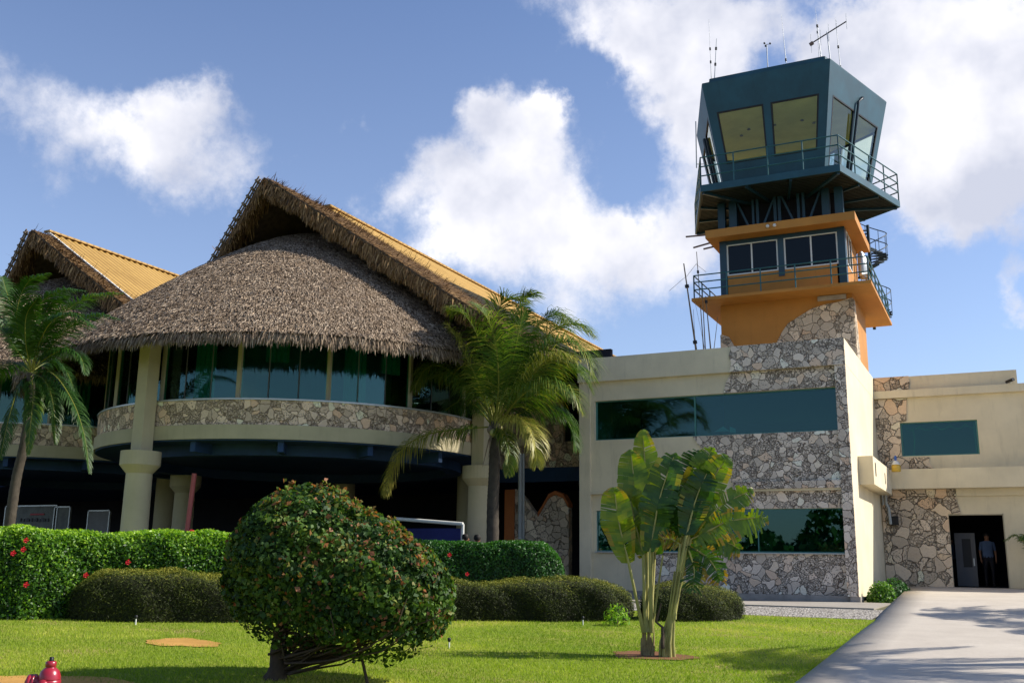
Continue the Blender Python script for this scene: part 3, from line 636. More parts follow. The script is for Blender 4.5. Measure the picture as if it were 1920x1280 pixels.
# the cab: five leaning sides
def S(z): return 3.38+(z-14.2)*(1.02/3.85)
def side(i, u, z, inset=0.0):
    p = pent(S(z), z); a, b = p[i], p[(i+1) % 5]; q = a.lerp(b, u)
    n = Vector((PC[0], PC[1], z))-(a+b)/2; n.z = 0; n.normalize(); return q+n*inset
cab = MB(); inn = MB(); gl = []; fr = MB()
T = 0.09
def panel(m, i, u0, u1, z0, z1, a=0.0, b=T):
    m.hexa([side(i, u0, z0, a), side(i, u1, z0, a), side(i, u1, z0, b), side(i, u0, z0, b), side(i, u0, z1, a), side(i, u1, z1, a), side(i, u1, z1, b), side(i, u0, z1, b)])
for i in range(5):
    panel(cab, i, 0, 1, 14.1, 15.12 if i == 0 else 14.62); panel(cab, i, 0, 1, 16.98, 18.05)
    zb = 15.12 if i == 0 else 14.62
    for u0, u1 in ((0, .075), (.47, .53), (.925, 1)): panel(cab, i, u0, u1, zb, 16.98)
cabo = cab.build('cab_wall', M['cabpaint'], tw)
for i in range(5):
    zb = 15.12 if i == 0 else 14.62
    for u0, u1 in ((.075, .47), (.53, .925)):
        f = MB(); a, b = -0.006, 0.05
        panel(f, i, u0, u1, zb, zb+.05, a, b); panel(f, i, u0, u1, 16.93, 16.98, a, b); panel(f, i, u0, u0+.014, zb+.05, 16.93, a, b); panel(f, i, u1-.014, u1, zb+.05, 16.93, a, b)
        fo = f.build('window', M['black'], tw)
        g_ = MB(); panel(g_, i, u0+.01, u1-.01, zb+.03, 16.95, 0.03, 0.04); g_.build('pane', M['cglass'], fo)
m = MB(); m.prism([(q.x, q.y) for q in pent(4.05, 0)], 16.99, 17.05, 'Z'); m.build('ceiling', M['cabceil'], tw)
m = MB(); m.prism([(q.x, q.y) for q in pent(3.3, 0)], 14.12, 14.2, 'Z'); m.build('floor', M['decking'], tw)
m = MB()
for (x, y) in ((1404, 242), (1452, 234), (1504, 225), (1526, 230), (1390, 254)):
    q = atZ(x, y, 16.98); MB().lathe([(0.07, -.03), (0.05, 0)], (q[0], q[1], 16.985), 10).build('ceiling_lamp', M['black'], tw)
MB().box(-7.4, -4.9, 33.3, 33.8, 14.9, 15.0).build('console', M['decking'], tw)
m = MB(); m.prism([(q.x, q.y) for q in pent(4.38, 0)], 18.03, 18.09, 'Z'); ro = m.build('cab_roof', M['cabpaint'], tw)
m = MB(); pq = pent(3.95, 18.2)
for i in range(5): m.bar(pq[i], pq[(i+1) % 5], .05, .3)
m.build('roof_kerb', M['cabpaint'], ro)
m = MB(); a, b = pent(4.42, 18.14)[0], pent(4.42, 18.14)[1]

# cable ducts on the leaning sides
m = MB(); m.tube([side(1, .55, 17.5, -.06)]+[side(1, .49, z, -.07) for z in (17.3, 17, 16, 15, 14.3)], 0.045, 8)
m.tube([side(1, .55, 17.5, -.1), side(1, .55, 17.52, -.02)], .06, 8)
m.tube([side(1, .43, 16.8, -.05), side(1, .45, 14.3, -.05)], 0.035, 8)
m.build('cable_duct', M['duct'], tw)
m = MB(); m.tube([side(4, .52, 16.9, -.06), side(4, .5, 14.3, -.06)], 0.05, 8); m.tube([side(4, .44, 17.0, -.05), side(4, .43, 14.3, -.05)], 0.03, 8)
m.build('cable_duct', M['duct'], tw)
# spiral stair behind the right rear corner
SX, SY = -3.80, 38.6; sr = .66
st = MB().tube([(SX, SY, 10.1), (SX, SY, 14.2)], .06, 10).build('spiral_staircase', M['stairblue'], tw)
nst = 30; m2 = MB(); rail1 = []; rail2 = []
for k in range(nst):
    a = R_(-75+k*21); z = 10.2+k*0.13
    a2 = a+R_(23); c0 = Vector((SX, SY, z))
    def P(an, r_, dz=0): return (SX+math.cos(an)*r_, SY+math.sin(an)*r_, z+dz)
    t_ = MB().hexa([P(a, .06), P(a, sr), P(a2, sr), P(a2, .06), P(a, .06, .045), P(a, sr, .045), P(a2, sr, .045), P(a2, .06, .045)])
    t_.build('tread', M['stairblue'], st)
    if k % 2: m2.tube([P(a+.25, sr), P(a+.25, sr, .95)], .012, 5)
    rail1.append(P(a+.25, sr, .95)); rail2.append(P(a+.25, sr, .5))
for rl in (rail1, rail2):
    pts = []
    for a, b in zip(rl[:-1], rl[1:]):
        a, b = Vector(a), Vector(b); mid = (a+b)/2; d = Vector((mid.x-SX, mid.y-SY)); d.normalize()
        pts += [a, Vector((SX+d.x*sr, SY+d.y*sr, mid.z))]
    m2.tube(pts+[Vector(rl[-1])], .02, 6)
m2.build('handrail', M['stairblue'], st)
# small equipment on the side of the cabin: cylinders with a pipe
for y in (35.2, 35.75): MB().lathe([(0.1, 0), (0.12, .05), (0.12, .75), (0.05, .85)], (-3.75, y, 11.3), 10).build('gas_cylinder', M['alu'], tw)
MB().tube([(-3.75, 34.9, 11.25), (-3.6, 35.2, 11.35), (-3.6, 36.0, 11.3)], .05, 6).build('pipe', M['alu'], tw)
# bars sticking out at the left of the roof slab
m = MB()
for a, b in (((1286, 444), (1330, 440)), ((1300, 464.5), (1333, 455)), ((1319, 467), (1340, 462))): MB().bar(atY(*a, 34), atY(*b, 34), .05, .05).build('projecting_bar', M['rust'], tw)

# antennas on the cab roof and masts on the office roof
def mast(label, base, top, r0, r1, joints=(), cat='antenna', group='whip antennas on the tower roof', mat='alu'):
    base = Vector(base); top = Vector(top)
    t = thing('whip_antenna', base, label, cat, group)
    n = 6; pts = [base.lerp(top, i/n) for i in range(n+1)]
    MB().tube(pts, [r0+(r1-r0)*(i/n)**.6 for i in range(n+1)], 6).build('rod', M[mat], t)
    for j in joints:
        q = base.lerp(top, j); d = (top-base).normalized()
        MB().tube([q-d*.05, q+d*.05], r0*1.8, 6).build('joint', M['black'], t)
    return t
def pa(x, y, Y): return atY(x, y, Y)
for lab, b, t_, Y, r0, r1, js in (
    ('thick pale rod antenna at the left roof corner of the cab, second from left', (1340, 147), (1343.5, 73), 33.0, .022, .012, (.35, .75)),
    ('jointed thin antenna leaning left at the left end of the cab roof', (1334, 148), (1329, 37), 33.0, .018, .004, (.5, .28)),
    ('tall very thin whip antenna left of the middle of the cab roof front', (1474, 118), (1465, 28), 33.0, .018, .005, (.06,)),
    ('stout rod antenna behind the left end of the aerial boom', (1540, 112), (1532, 46), 34.2, .022, .012, (.95,)),
    ('thin dark rod antenna close behind the boom centre', (1536, 108), (1529, 14), 34.8, .014, .004, (.5,)),
    ('two stage whip antenna right of the boom mast on the sloping roof edge', (1576, 129), (1566, 33), 34.6, .02, .005, (.03, .42)),
    ): mast(lab, pa(*b, Y), pa(*t_, Y), r0, r1, js)
t = thing('wind_sensor', pa(1439.5, 126, 33.0), 'short post with small cup wind sensor on the cab roof', 'wind sensor')
a, b = Vector(pa(1439.5, 126, 33)), Vector(pa(1437.5, 84, 33)); MB().tube([a, b], .018, 6).build('post', M['alu'], t)
m = MB()
for k in range(3):
    an = k*2.1; q = b+Vector((math.cos(an)*.12, math.sin(an)*.12, 0)); m.tube([b, q], .008, 5); m.lathe([(0.01, -.03), (0.035, 0), (0.03, .04)], q, 8)
m.build('cup', M['black'], t)
t = thing('yagi_antenna', pa(1557, 116, 33.6), 'long slanting boom aerial with small vertical rods on a thin mast on the cab roof', 'antenna')
a, b = Vector(pa(1557, 116, 33.6)), Vector(pa(1550.5, 60, 33.6)); MB().tube([a, b], .02, 6).build('mast', M['alu'], t)
a, b = Vector(pa(1521, 82, 33.6)), Vector(pa(1587, 40.5, 33.6)); MB().tube([a, b], .022, 6).build('boom', M['black'], t)
MB().tube([a-Vector((.05, 0, .04)), a+Vector((.07, 0, .02))], .07, 8).build('joint', M['rust'], t)
for u, l in ((.0, .6), (.27, .5), (.5, .55), (.72, .5), (1, .5)):
    q = a.lerp(b, u); MB().tube([q+Vector((0, 0, -l*.6)), q+Vector((0, 0, l*.6))], .009, 5).build('element', M['alu'], t)
t = thing('side_antenna', pa(1306, 315, 34), 'thin vertical rod antenna standing off the left side of the cab walkway', 'antenna')
MB().tube([pa(1306, 315, 34), pa(1304.5, 228, 34)], .02, 6).build('rod', M['alu'], t)
MB().bar(pa(1306, 308, 34), pa(1320, 308, 34.2), .02, .02).build('bracket', M['alu'], t)
for lab, b, t_, Y, r0, r1, js in (
    ('leftmost leaning mast on the office roof, tallest with a thick dark foot', (1307, 668), (1282, 494), 31.4, .04, .02, (.15, .75)),
    ('mast left of the tower balcony with stay wires near its top', (1320, 665), (1306, 472), 32.6, .022, .012, (.8,)),
    ('straight thin mast close left of the tower shaft', (1323, 665), (1317, 550), 31.8, .024, .012, ()),
    ('dark slightly leaning mast nearest the orange shaft', (1333.5, 665), (1323, 555), 31.8, .028, .014, (.9,)),
    ('short thin rod tilted to the right beside the tower stone foot', (1338, 660), (1346, 593), 31.8, .014, .008, ()),
    ): mast(lab, pa(*b, Y), pa(*t_, Y), r0, r1, js, group='masts on the office roof', mat='wood')
m = MB()
for a, b in (((1306, 494), (1286, 520)), ((1306, 496), (1324, 510)), ((1284, 520), (1255, 545)), ((1302, 560), (1321, 652)), ((1300, 580), (1304, 650))):
    m.tube([pa(*a, 32), pa(*b, 31.8)], .006, 4)
tag(m.build('stay_wire', M['wood']), 'thin stay wires strung between the masts left of the tower', 'wires')

# ------------------------------------------------------------------ thatched terminal pavilions
def strands(P, D, Nn, L, W, curl=0.0, lift=0.0):
    """tapered strips from points P along D (n,3) with face normal Nn; returns vertices, faces"""
    n = len(P); D = D/np.linalg.norm(D, axis=1)[:, None]
    S_ = np.cross(D, Nn); S_ /= np.linalg.norm(S_, axis=1)[:, None]+1e-9
    L = np.asarray(L)[:, None]; W = np.asarray(W)[:, None]
    a = P+Nn*lift; b = a+D*L*0.6+Nn*0.02; c = a+D*L-Nn*curl*L
    V = np.empty((n*6, 3)); V[0::6] = a-S_*W*.5; V[1::6] = a+S_*W*.5; V[2::6] = b+S_*W*.5; V[3::6] = b-S_*W*.5; V[4::6] = c+S_*W*.12; V[5::6] = c-S_*W*.12
    i = np.arange(n)*6; F = np.concatenate([np.stack([i, i+1, i+2, i+3], 1), np.stack([i+3, i+2, i+4, i+5], 1)])
    return V, F
def pavilion(C, label, dens, phis, seed, left_t, right_t, yend, bay0, front=True):
    r = np.random.default_rng(seed); cx, cy = C
    T = thing('thatched_pavilion', (cx, cy, 0.45), label, 'building')
    def cyl(R0, R1, z0, z1, a0=0, a1=360, seg=96):
        m = MB(); n = max(2, int(seg*(a1-a0)/360)); full = (a1-a0) >= 360
        vs = []; k = n if full else n+1
        for i in range(k):
            a = R_(a0+(a1-a0)*i/n); c, s_ = math.cos(a), math.sin(a)
            vs += [(cx+R0*c, cy+R0*s_, z0), (cx+R1*c, cy+R1*s_, z0), (cx+R1*c, cy+R1*s_, z1), (cx+R0*c, cy+R0*s_, z1)]
        fs = []
        for i in range(n):
            p, q = i*4, ((i+1) % k)*4
            fs += [(p, p+1, q+1, q), (p+1, p+2, q+2, q+1), (p+2, p+3, q+3, q+2), (p+3, p, q, q+3)]
        if not full: fs += [(0, 3, 2, 1), (len(vs)-4, len(vs)-3, len(vs)-2, len(vs)-1)]
        return m.add(vs, fs)
    cyl(0.05, 6.56, 4.70, 5.10).build('floor_slab', M['slab'], T)
    cyl(0.06, 6.50, 4.66, 4.698).build('soffit', M['navyceil'], T)
    cyl(6.25, 6.50, 5.10, 5.80).build('stone_band', M['stone3'], T)
    cyl(6.24, 6.54, 5.80, 5.85).build('window_sill', M['alu'], T)
    cyl(5.0, 5.5, 4.35, 4.70).build('ring_beam', M['navyceil'], T)
    for a in (-80, -57, -34, -11):
        a = R_(a); c, s_ = math.cos(a), math.sin(a)
        MB().bar((cx+5.2*c, cy+5.2*s_, 4.52), (cx+6.35*c, cy+6.35*s_, 4.52), .16, .3).build('beam_end', M['navyceil'], T)
    cyl(0.1, 6.0, 8.2, 8.3).build('ceiling', M['darkroom'], T)
    cyl(2.8, 3.0, 5.1, 8.2).build('inner_wall', M['room'], T)
    # window bays: mullion, three panes, sill
    for p0, p1 in zip(phis[:-1], phis[1:]):
        b = MB(); bars = []
        for p in (p0,):
            a = R_(p); c, s_ = math.cos(a), math.sin(a)
            b.bar((cx+6.3*c, cy+6.3*s_, 5.85), (cx+6.3*c, cy+6.3*s_, 8.4), .13, .13)
        for k in (1, 2):
            a = R_(p0+(p1-p0)*k/3); bars.append((cx+6.335*math.cos(a), cy+6.335*math.sin(a)))
        wo = b.build('window', M['mullion'], T)
        for q_ in bars: MB().bar((*q_, 5.85), (*q_, 8.4), .018, .02).build('glazing_bar', M['doorgrey'], wo)
        for k in range(3):
            a, q = R_(p0+(p1-p0)*k/3+.2), R_(p0+(p1-p0)*(k+1)/3-.2)
            j = r.uniform(-.012, .012); A = (cx+(6.32+j)*math.cos(a), cy+(6.32+j)*math.sin(a)); B = (cx+(6.32-j)*math.cos(q), cy+(6.32-j)*math.sin(q))
            MB().hexa([(A[0], A[1], 5.86), (B[0], B[1], 5.86), (B[0]*.9995+cx*.0005, B[1]*.9995+cy*.0005, 5.86), (A[0]*.9995+cx*.0005, A[1]*.9995+cy*.0005, 5.86),
                       (A[0], A[1], 8.4), (B[0], B[1], 8.4), (B[0]*.9995+cx*.0005, B[1]*.9995+cy*.0005, 8.4), (A[0]*.9995+cx*.0005, A[1]*.9995+cy*.0005, 8.4)]).build('pane', M['bglass'], wo)
    for (p0, z0) in ((-84, 5.3), (-63, 7.0), (-41, 5.4), (-30, 6.9)):
        m = MB(); n = 8
        for k in range(n):
            a, q = R_(p0+k*.8), R_(p0+(k+1)*.8); rr = (5.9, 5.82); r0, r1 = rr[k % 2], rr[(k+1) % 2]
            A = (cx+r0*math.cos(a), cy+r0*math.sin(a)); B = (cx+r1*math.cos(q), cy+r1*math.sin(q))
            m.add([(A[0], A[1], z0), (B[0], B[1], z0), (B[0], B[1], 8.1), (A[0], A[1], 8.1)], [(0, 1, 2, 3)])
        o = m.build('curtain', M['curtain'], T); sl_ = o.modifiers.new('t', 'SOLIDIFY'); sl_.thickness = .01
    # columns
    for ph in ((-92.5, 3.0) if front else (-92.5, -3)):
        a = R_(ph); px_, py_ = cx+6.78*math.cos(a), cy+6.78*math.sin(a)
        c_ = MB().lathe([(.38, 0.3), (.38, 1.0), (.355, 3.8)], (px_, py_, 0), 32).build('column', M['cream_col'], T)
        MB().lathe([(.355, 3.74), (.55, 3.97), (.55, 4.36), (.28, 4.361)], (px_, py_, 0), 32).build('capital', M['cream_col'], c_, smooth=False)
        ca, sa = math.cos(a), math.sin(a); m = MB(); h = .205
        pts = [(px_+(u*ca-v*sa), py_+(u*sa+v*ca)) for u, v in ((-h, -h), (h, -h), (h, h), (-h, h))]
        m.prism(pts, 4.362, 8.3, 'Z'); m.build('pillar', M['cream_col'], c_)
    # thatched cone
    za, ze, Rr = 12.75, 7.5, 8.15
    def ext(a): return np.exp(-((np.mod(a, 2*np.pi)-R_(215))/R_(30))**2)      # the eave sweeps out and down at the left
    zc = lambda q: ze+(za-ze)*(1-(q/Rr)**1.4)-.10*(q/Rr)**8
    def warp(P, org=None):
        P = np.array(P, float); dx, dy = P[:, 0]-cx, P[:, 1]-cy; rr_ = np.hypot(dx, dy); e_ = ext(np.arctan2(dy, dx))*np.clip(rr_/Rr, 0, 1)**2
        P[:, 0] += dx*.115*e_; P[:, 1] += dy*.115*e_; P[:, 2] -= .50*e_; return P
    dz = lambda q: -(za-ze)*1.4*(q/Rr)**.4/Rr
    m = MB(); nr, na = 24, 96; vs = []
    for off in (0.0, -0.28):
        for j in range(nr+1):
            q = max(.02, Rr*j/nr*(1 if off == 0 else .985))
            for k in range(na):
                a = 2*math.pi*k/na; vs.append((cx+q*math.cos(a), cy+q*math.sin(a), zc(q)+off-.03))
    fs = []
    for o_, fl_ in ((0, False), ((nr+1)*na, True)):
        for j in range(nr):
            for k in range(na):
                f_ = (o_+j*na+k, o_+j*na+(k+1) % na, o_+(j+1)*na+(k+1) % na, o_+(j+1)*na+k)
                fs.append(f_[::-1] if not fl_ else f_)
    for k in range(na): fs.append((nr*na+k, nr*na+(k+1) % na, (nr+1)*na+nr*na+(k+1) % na, (nr+1)*na+nr*na+k))
    m.add([tuple(p) for p in warp(vs)], fs, 0, True); m.build('roof', M['thatchbase'], T)
    n = dens; q = Rr*np.sqrt(r.uniform(0.0, 1.0, n)); a = R_(0)+np.radians(r.uniform(165, 380, n))
    rad = np.stack([np.cos(a), np.sin(a), 0*a], 1); tan = np.stack([-np.sin(a), np.cos(a), 0*a], 1)
    P = np.stack([cx+q*np.cos(a), cy+q*np.sin(a), zc(q)], 1); s_ = dz(q)
    D = rad.copy(); D[:, 2] = s_; D /= np.linalg.norm(D, axis=1)[:, None]
    Nn = np.stack([-s_*np.cos(a), -s_*np.sin(a), np.ones(n)], 1); Nn /= np.linalg.norm(Nn, axis=1)[:, None]
    D = D+tan*r.normal(0, .5, (n, 1))+Nn*r.uniform(-.05, .35, (n, 1)); Nn2 = Nn+r.normal(0, .45, (n, 3)); Nn2 /= np.linalg.norm(Nn2, axis=1)[:, None]
    V, F = strands(P, D, Nn2, r.uniform(.08, .22, n), r.uniform(.012, .025, n), 0.05, .02)
    v = np.clip(r.normal(.58, .27, n), 0, 1)
    V = V; allV, allF, allA = [V], [F], [np.tile(v, 2)]
    # hanging fringe at the eave
    n2 = dens//4; a = np.radians(r.uniform(165, 380, n2)); q = Rr+r.uniform(-.6, .06, n2)
    lob = .5+.5*np.sin(a*47)*np.sin(a*19+1)
    P = np.stack([cx+q*np.cos(a), cy+q*np.sin(a), zc(np.minimum(q, Rr))-r.uniform(0, .22, n2)], 1)
    D = np.stack([.3*np.cos(a), .3*np.sin(a), -np.ones(n2)], 1)+r.normal(0, .16, (n2, 3))
    Nn = np.stack([np.cos(a), np.sin(a), 0*a], 1)+r.normal(0, .3, (n2, 3)); Nn /= np.linalg.norm(Nn, axis=1)[:, None]
    V, F = strands(P, D, Nn, r.uniform(.10, .26, n2)+lob*.10, r.uniform(.012, .028, n2), 0, 0)
    allV.append(V); allF.append(F+len(allV[0])); allA.append(np.tile(np.clip(r.normal(.44, .24, n2), 0, 1), 2))
    np_mesh('thatch', warp(np.concatenate(allV)), np.concatenate(allF), M['thatch'], T, attr=np.concatenate(allA))
    # gable roof: ridge along +Y, slope .72
    zr, yf = 14.0, cy-2.8
    yl = lambda t, s: yf+(.35*t if s < 0 else 0.0)
    for s, tm in ((-1, left_t), (1, right_t)):
        mm = .80 if s < 0 else .665
        g = MB(); nt = 12
        for i in range(nt):
            t0, t1 = tm*i/nt, tm*(i+1)/nt
            y_0, y_1 = yl(min(t0, 4), s), yl(min(t1, 4), s)
            x0, x1 = cx+s*t0, cx+s*t1; z0, z1 = zr-mm*t0, zr-mm*t1
            g.hexa([(x0, y_0, z0-.25), (x1, y_1, z1-.25), (x1, yend, z1-.25), (x0, yend, z0-.25), (x0, y_0, z0), (x1, y_1, z1), (x1, yend, z1), (x0, yend, z0)])
        g.build('gable_thatch_core', M['thatchbase'], T)
        # corrugated yellow sheet
        y_a = yf+(3.6 if front else .8)+(1.2 if s < 0 and not front else 0); pitch = .11; ny = int((yend-y_a)/pitch); ys = y_a+np.arange(ny+1)*pitch
        zz = np.array([0, 0, .075])[np.arange(ny+1) % 3]; ts = np.linspace(0, tm+.05, 4)
        Vv = []
        for t in ts:
            yy = ys.copy(); Vv.append(np.stack([np.full(ny+1, cx+s*t), yy, zr-mm*t+.10+zz], 1))
        Vv = np.concatenate(Vv); k = ny+1; ii = (np.arange(ny)[None, :]+np.arange(3)[:, None]*k).ravel()
        np_mesh('metal_roof', Vv, np.stack([ii, ii+1, ii+1+k, ii+k], 1), M['yroof'], T)
        if not front: MB().hexa([(cx, y_a-.06, zr+.02), (cx+s*(tm+.05), y_a-.06, zr-mm*tm+.0), (cx+s*(tm+.05), y_a+.02, zr-mm*tm+.0), (cx, y_a+.02, zr+.02), (cx, y_a-.06, zr+.17), (cx+s*(tm+.05), y_a-.06, zr-mm*tm+.14), (cx+s*(tm+.05), y_a+.02, zr-mm*tm+.14), (cx, y_a+.02, zr+.17)]).build('verge_trim', M['white'], T)
        # brown fringe of the rake
        n = int(1500*tm*(1 if front else .6)); t = r.uniform(0, tm, n); dy = np.abs(r.normal(0, .28, n))
        y = np.array([yl(min(q, 4), s) for q in t])+dy-.05
        P = np.stack([cx+s*t, y, zr-mm*t-r.uniform(.02, .28, n)], 1)
        lob = .5+.5*np.sin(t*5.1)*np.sin(t*2.3+1)
        D = np.stack([s*r.normal(.0, .2, n), r.normal(-.10, .18, n), -np.ones(n)], 1)
        Nn = np.tile([0, -1., 0], (n, 1))+r.normal(0, .35, (n, 3)); Nn /= np.linalg.norm(Nn, axis=1)[:, None]
        V, F = strands(P, D, Nn, r.uniform(.10, .34, n)+lob*.20, r.uniform(.025, .05, n)); A = np.tile(np.clip(r.normal(.5, .25, n), 0, 1), 2)
        # bristles along the upper edge
        n3 = int((1500 if front else 520)*tm); t = r.uniform(0, tm, n3); y = np.array([yl(min(q, 4), s) for q in t])+r.uniform(0, 3.8 if front else .9, n3)
        P = np.stack([cx+s*t, y, zr-mm*t+.02], 1); D = np.stack([s*np.ones(n3)*.9, r.normal(0, .35, n3), -.60+r.exponential(.24, n3)], 1)
        V3, F3 = strands(P, D, np.tile([0, -.4, .9], (n3, 1)), r.uniform(.18, .5, n3), r.uniform(.02, .05, n3), -.1)
        V = np.concatenate([V, V3]); F = np.concatenate([F, F3+n*6]); A = np.concatenate([A, np.tile(np.clip(r.normal(.4, .25, n3), 0, 1), 2)])
        np_mesh('gable_fringe', V, F, M['thatchbrown'], T, attr=A)
    # ladder of battens up the left rake
    g = MB(); t1 = 4.6; mm = .80
    a = Vector((cx-.05, yf-.12, zr-.10)); b = Vector((cx-t1, yl(4.6, -1)-.1, zr-mm*t1-.10)); up = Vector((-.5, -.1, .75)).normalized()
    g.tube([a, b], .035, 6); g.tube([a+up*.11, b+up*.11], .03, 6)
    for i in range(18): q = a.lerp(b, (i+.5)/18); g.bar(q, q+up*.12, .16, .08)
    g.build('rake_ladder', M['wood'], T)
    g = MB(); g.bar((cx, yf+(3.5 if front else .7), zr+.16), (cx, yend, zr+.2), .34, .07); g.build('ridge_cap', M['yroof'], T)
    # dark board added to stand in for shade in the gable opening
    MB().prism([(cx-left_t, zr-.8*left_t-.45), (cx+right_t, zr-.665*right_t-.45), (cx, zr-.5)], 31.5, 31.6).build('gable_shade_board', M['darkroom'], T)
    return T
BAYS = [-160, -137, -114.3, -91.4, -68.6, -45.8, -22.7, 0, 22]
pavilion((-21.5, 27.5), 'large round thatched pavilion with yellow metal ridge roof, nearest the office block', 150000, BAYS, 11, 6.0, 9.15, 66, 0, True)
pavilion((-33.6, 28.1), 'farther thatched pavilion at the left edge, partly hidden by a palm', 40000, BAYS, 12, 6.5, 6.0, 66, 0, False)
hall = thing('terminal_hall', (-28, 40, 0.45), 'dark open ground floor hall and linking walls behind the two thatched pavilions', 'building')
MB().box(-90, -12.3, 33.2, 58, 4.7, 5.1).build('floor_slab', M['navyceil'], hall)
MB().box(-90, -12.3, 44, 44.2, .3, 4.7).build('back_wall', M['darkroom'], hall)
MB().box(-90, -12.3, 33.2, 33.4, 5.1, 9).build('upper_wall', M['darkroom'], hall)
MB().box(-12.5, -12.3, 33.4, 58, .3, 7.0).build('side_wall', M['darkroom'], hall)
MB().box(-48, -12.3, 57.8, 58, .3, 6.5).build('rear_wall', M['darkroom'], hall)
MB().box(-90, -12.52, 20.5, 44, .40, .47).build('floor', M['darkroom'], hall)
MB().box(-31.8, -25.2, 31.0, 31.2, 4.7, 9.2).build('link_wall', M['darkroom'], hall)
MB().box(-29.6, -27.0, 28.2, 28.4, 5.1, 5.8).build('link_stone_band', M['stone3'], hall); MB().box(-29.8, -26.8, 28.15, 28.4, 4.7, 5.1).build('link_slab', M['slab'], hall)
MB().box(-16.5, -12.25, 32.7, 32.9, 4.75, 5.65).build('link_stone_band', M['stone3'], hall)
MB().box(-16.5, -13.95, 32.7, 32.9, 5.65, 8.0).build('link_stone_wall', M['stone3'], hall); MB().box(-13.2, -12.25, 32.7, 32.9, 5.65, 8.0).build('link_wall', M['cream'], hall)
MB().box(-16.5, -12.25, 32.75, 33.0, 4.25, 4.75).build('link_beam', M['navyceil'], hall)
MB().box(-13.95, -13.2, 32.78, 32.8, 6.4, 7.6).build('link_window', M['gglass'], hall)
for (x, y) in ((-23.5, 33), (-30, 30), (-18.5, 34)):
    MB().lathe([(.4, .4), (.4, 4.7)], (x, y, 0), 24).build('column', M['cream_col'], hall)
# low garden wall with a dip and terracotta edging
gw = thing('garden_wall', (-14.6, 32, 0.45), 'low rubble stone wall with a deep dip and terracotta edges beside the office', 'wall')
prof = [(-15.45, .4), (-13.4, .4), (-13.4, 3.3), (-13.6, 3.62), (-13.9, 3.74), (-14.15, 3.62), (-14.35, 3.3), (-14.55, 3.0), (-14.8, 3.25), (-15.05, 3.6), (-15.3, 3.85), (-15.45, 3.95)]
MB().prism(prof, 31.9, 32.2).build('stonework', M['stone4'], gw)
MB().box(-15.83, -15.452, 31.85, 32.25, .4, 3.93).build('pier', M['terracotta'], gw)
g = MB()
for a, b in zip(prof[2:7], prof[3:8]): g.hexa([(a[0], 31.86, a[1]-.02), (b[0], 31.86, b[1]-.02), (b[0], 32.25, b[1]-.02), (a[0], 32.25, a[1]-.02), (a[0], 31.86, a[1]+.12), (b[0], 31.86, b[1]+.12), (b[0], 32.25, b[1]+.12), (a[0], 32.25, a[1]+.12)])
g.build('coping', M['terracotta'], gw)
tag(MB().tube([atY(975, 1010, 31), atY(975, 850, 31)], .07, 8).tube([atY(981, 1010, 31.1), atY(981, 850, 31.1)], .05, 8).build('downpipe', M['greypipe']), 'pair of pale grey downpipes behind the right palm', 'pipe')
tag(MB().tube([(-20.9, 21.7, .4), (-20.68, 21.7, 3.8)], .07, 8).build('downpipe', M['pinkpipe']), 'pink red pipe leaning just right of the front column', 'pipe')
# banner, posters
t = thing('banner_stand', (-15.5, 26, .45), 'navy blue banner in a white frame behind the hedge beside the right column', 'banner')
a, b, c = atY(742, 972, 26), atY(868, 982, 26), atY(868, 1012, 26)
MB().tube([a, b], .055, 8).build('rail', M['white'], t)
for q in (a, b): MB().tube([q, (q[0], 26, .45)], .045, 8).build('post', M['white'], t)
MB().box(a[0]+.08, b[0]-.08, 26.0, 26.02, 1.0, b[2]-.12).build('banner', M['navycloth'], t)
for (x0, y0_, x1, y1_, lab) in ((12, 949, 102, 1000, 'large faded poster with a red strip on its heading, behind the left palm'), (104, 951, 126, 1000, 'narrow plain poster panel at the right of the large red headed poster'), (167, 958, 201, 1000, 'small square dark poster with faint lettering left of the front column')):
    p0, p1 = atY(x0, y0_, 29), atY(x1, y1_, 29); zt = (p0[2]+atY(x1, y0_, 29)[2])/2
    t = thing('poster_board', ((p0[0]+p1[0])/2, 29, .45), lab, 'poster')
    MB().box(p0[0], p1[0], 29, 29.05, .47, zt).build('board', M['poster'] if x0 != 167 else M['shirtgrey'], t)
    MB().box(p0[0]-.05, p0[0]-.001, 28.98, 29.06, .47, zt+.05).box(p1[0]+.001, p1[0]+.05, 28.98, 29.06, .47, zt+.05).box(p0[0]-.05, p1[0]+.05, 28.98, 29.06, zt+.001, zt+.05).build('frame', M['alu'], t)
    if x0 == 12:
        r0, r1 = atY(57, 960, 28.97), atY(82, 965, 28.97); MB().box(r0[0], r1[0], 28.97, 28.998, r1[2], r0[2]-.05).build('heading_strip', M['posterred'], t)
        for k in range(11):
            q = atY(37+k*5, 970, 28.97); MB().box(q[0], q[0]+.09+.04*(k % 3), 28.97, 28.998, q[2]-.16, q[2]-.02-.03*(k % 2)).build('letter', M['black'], t)

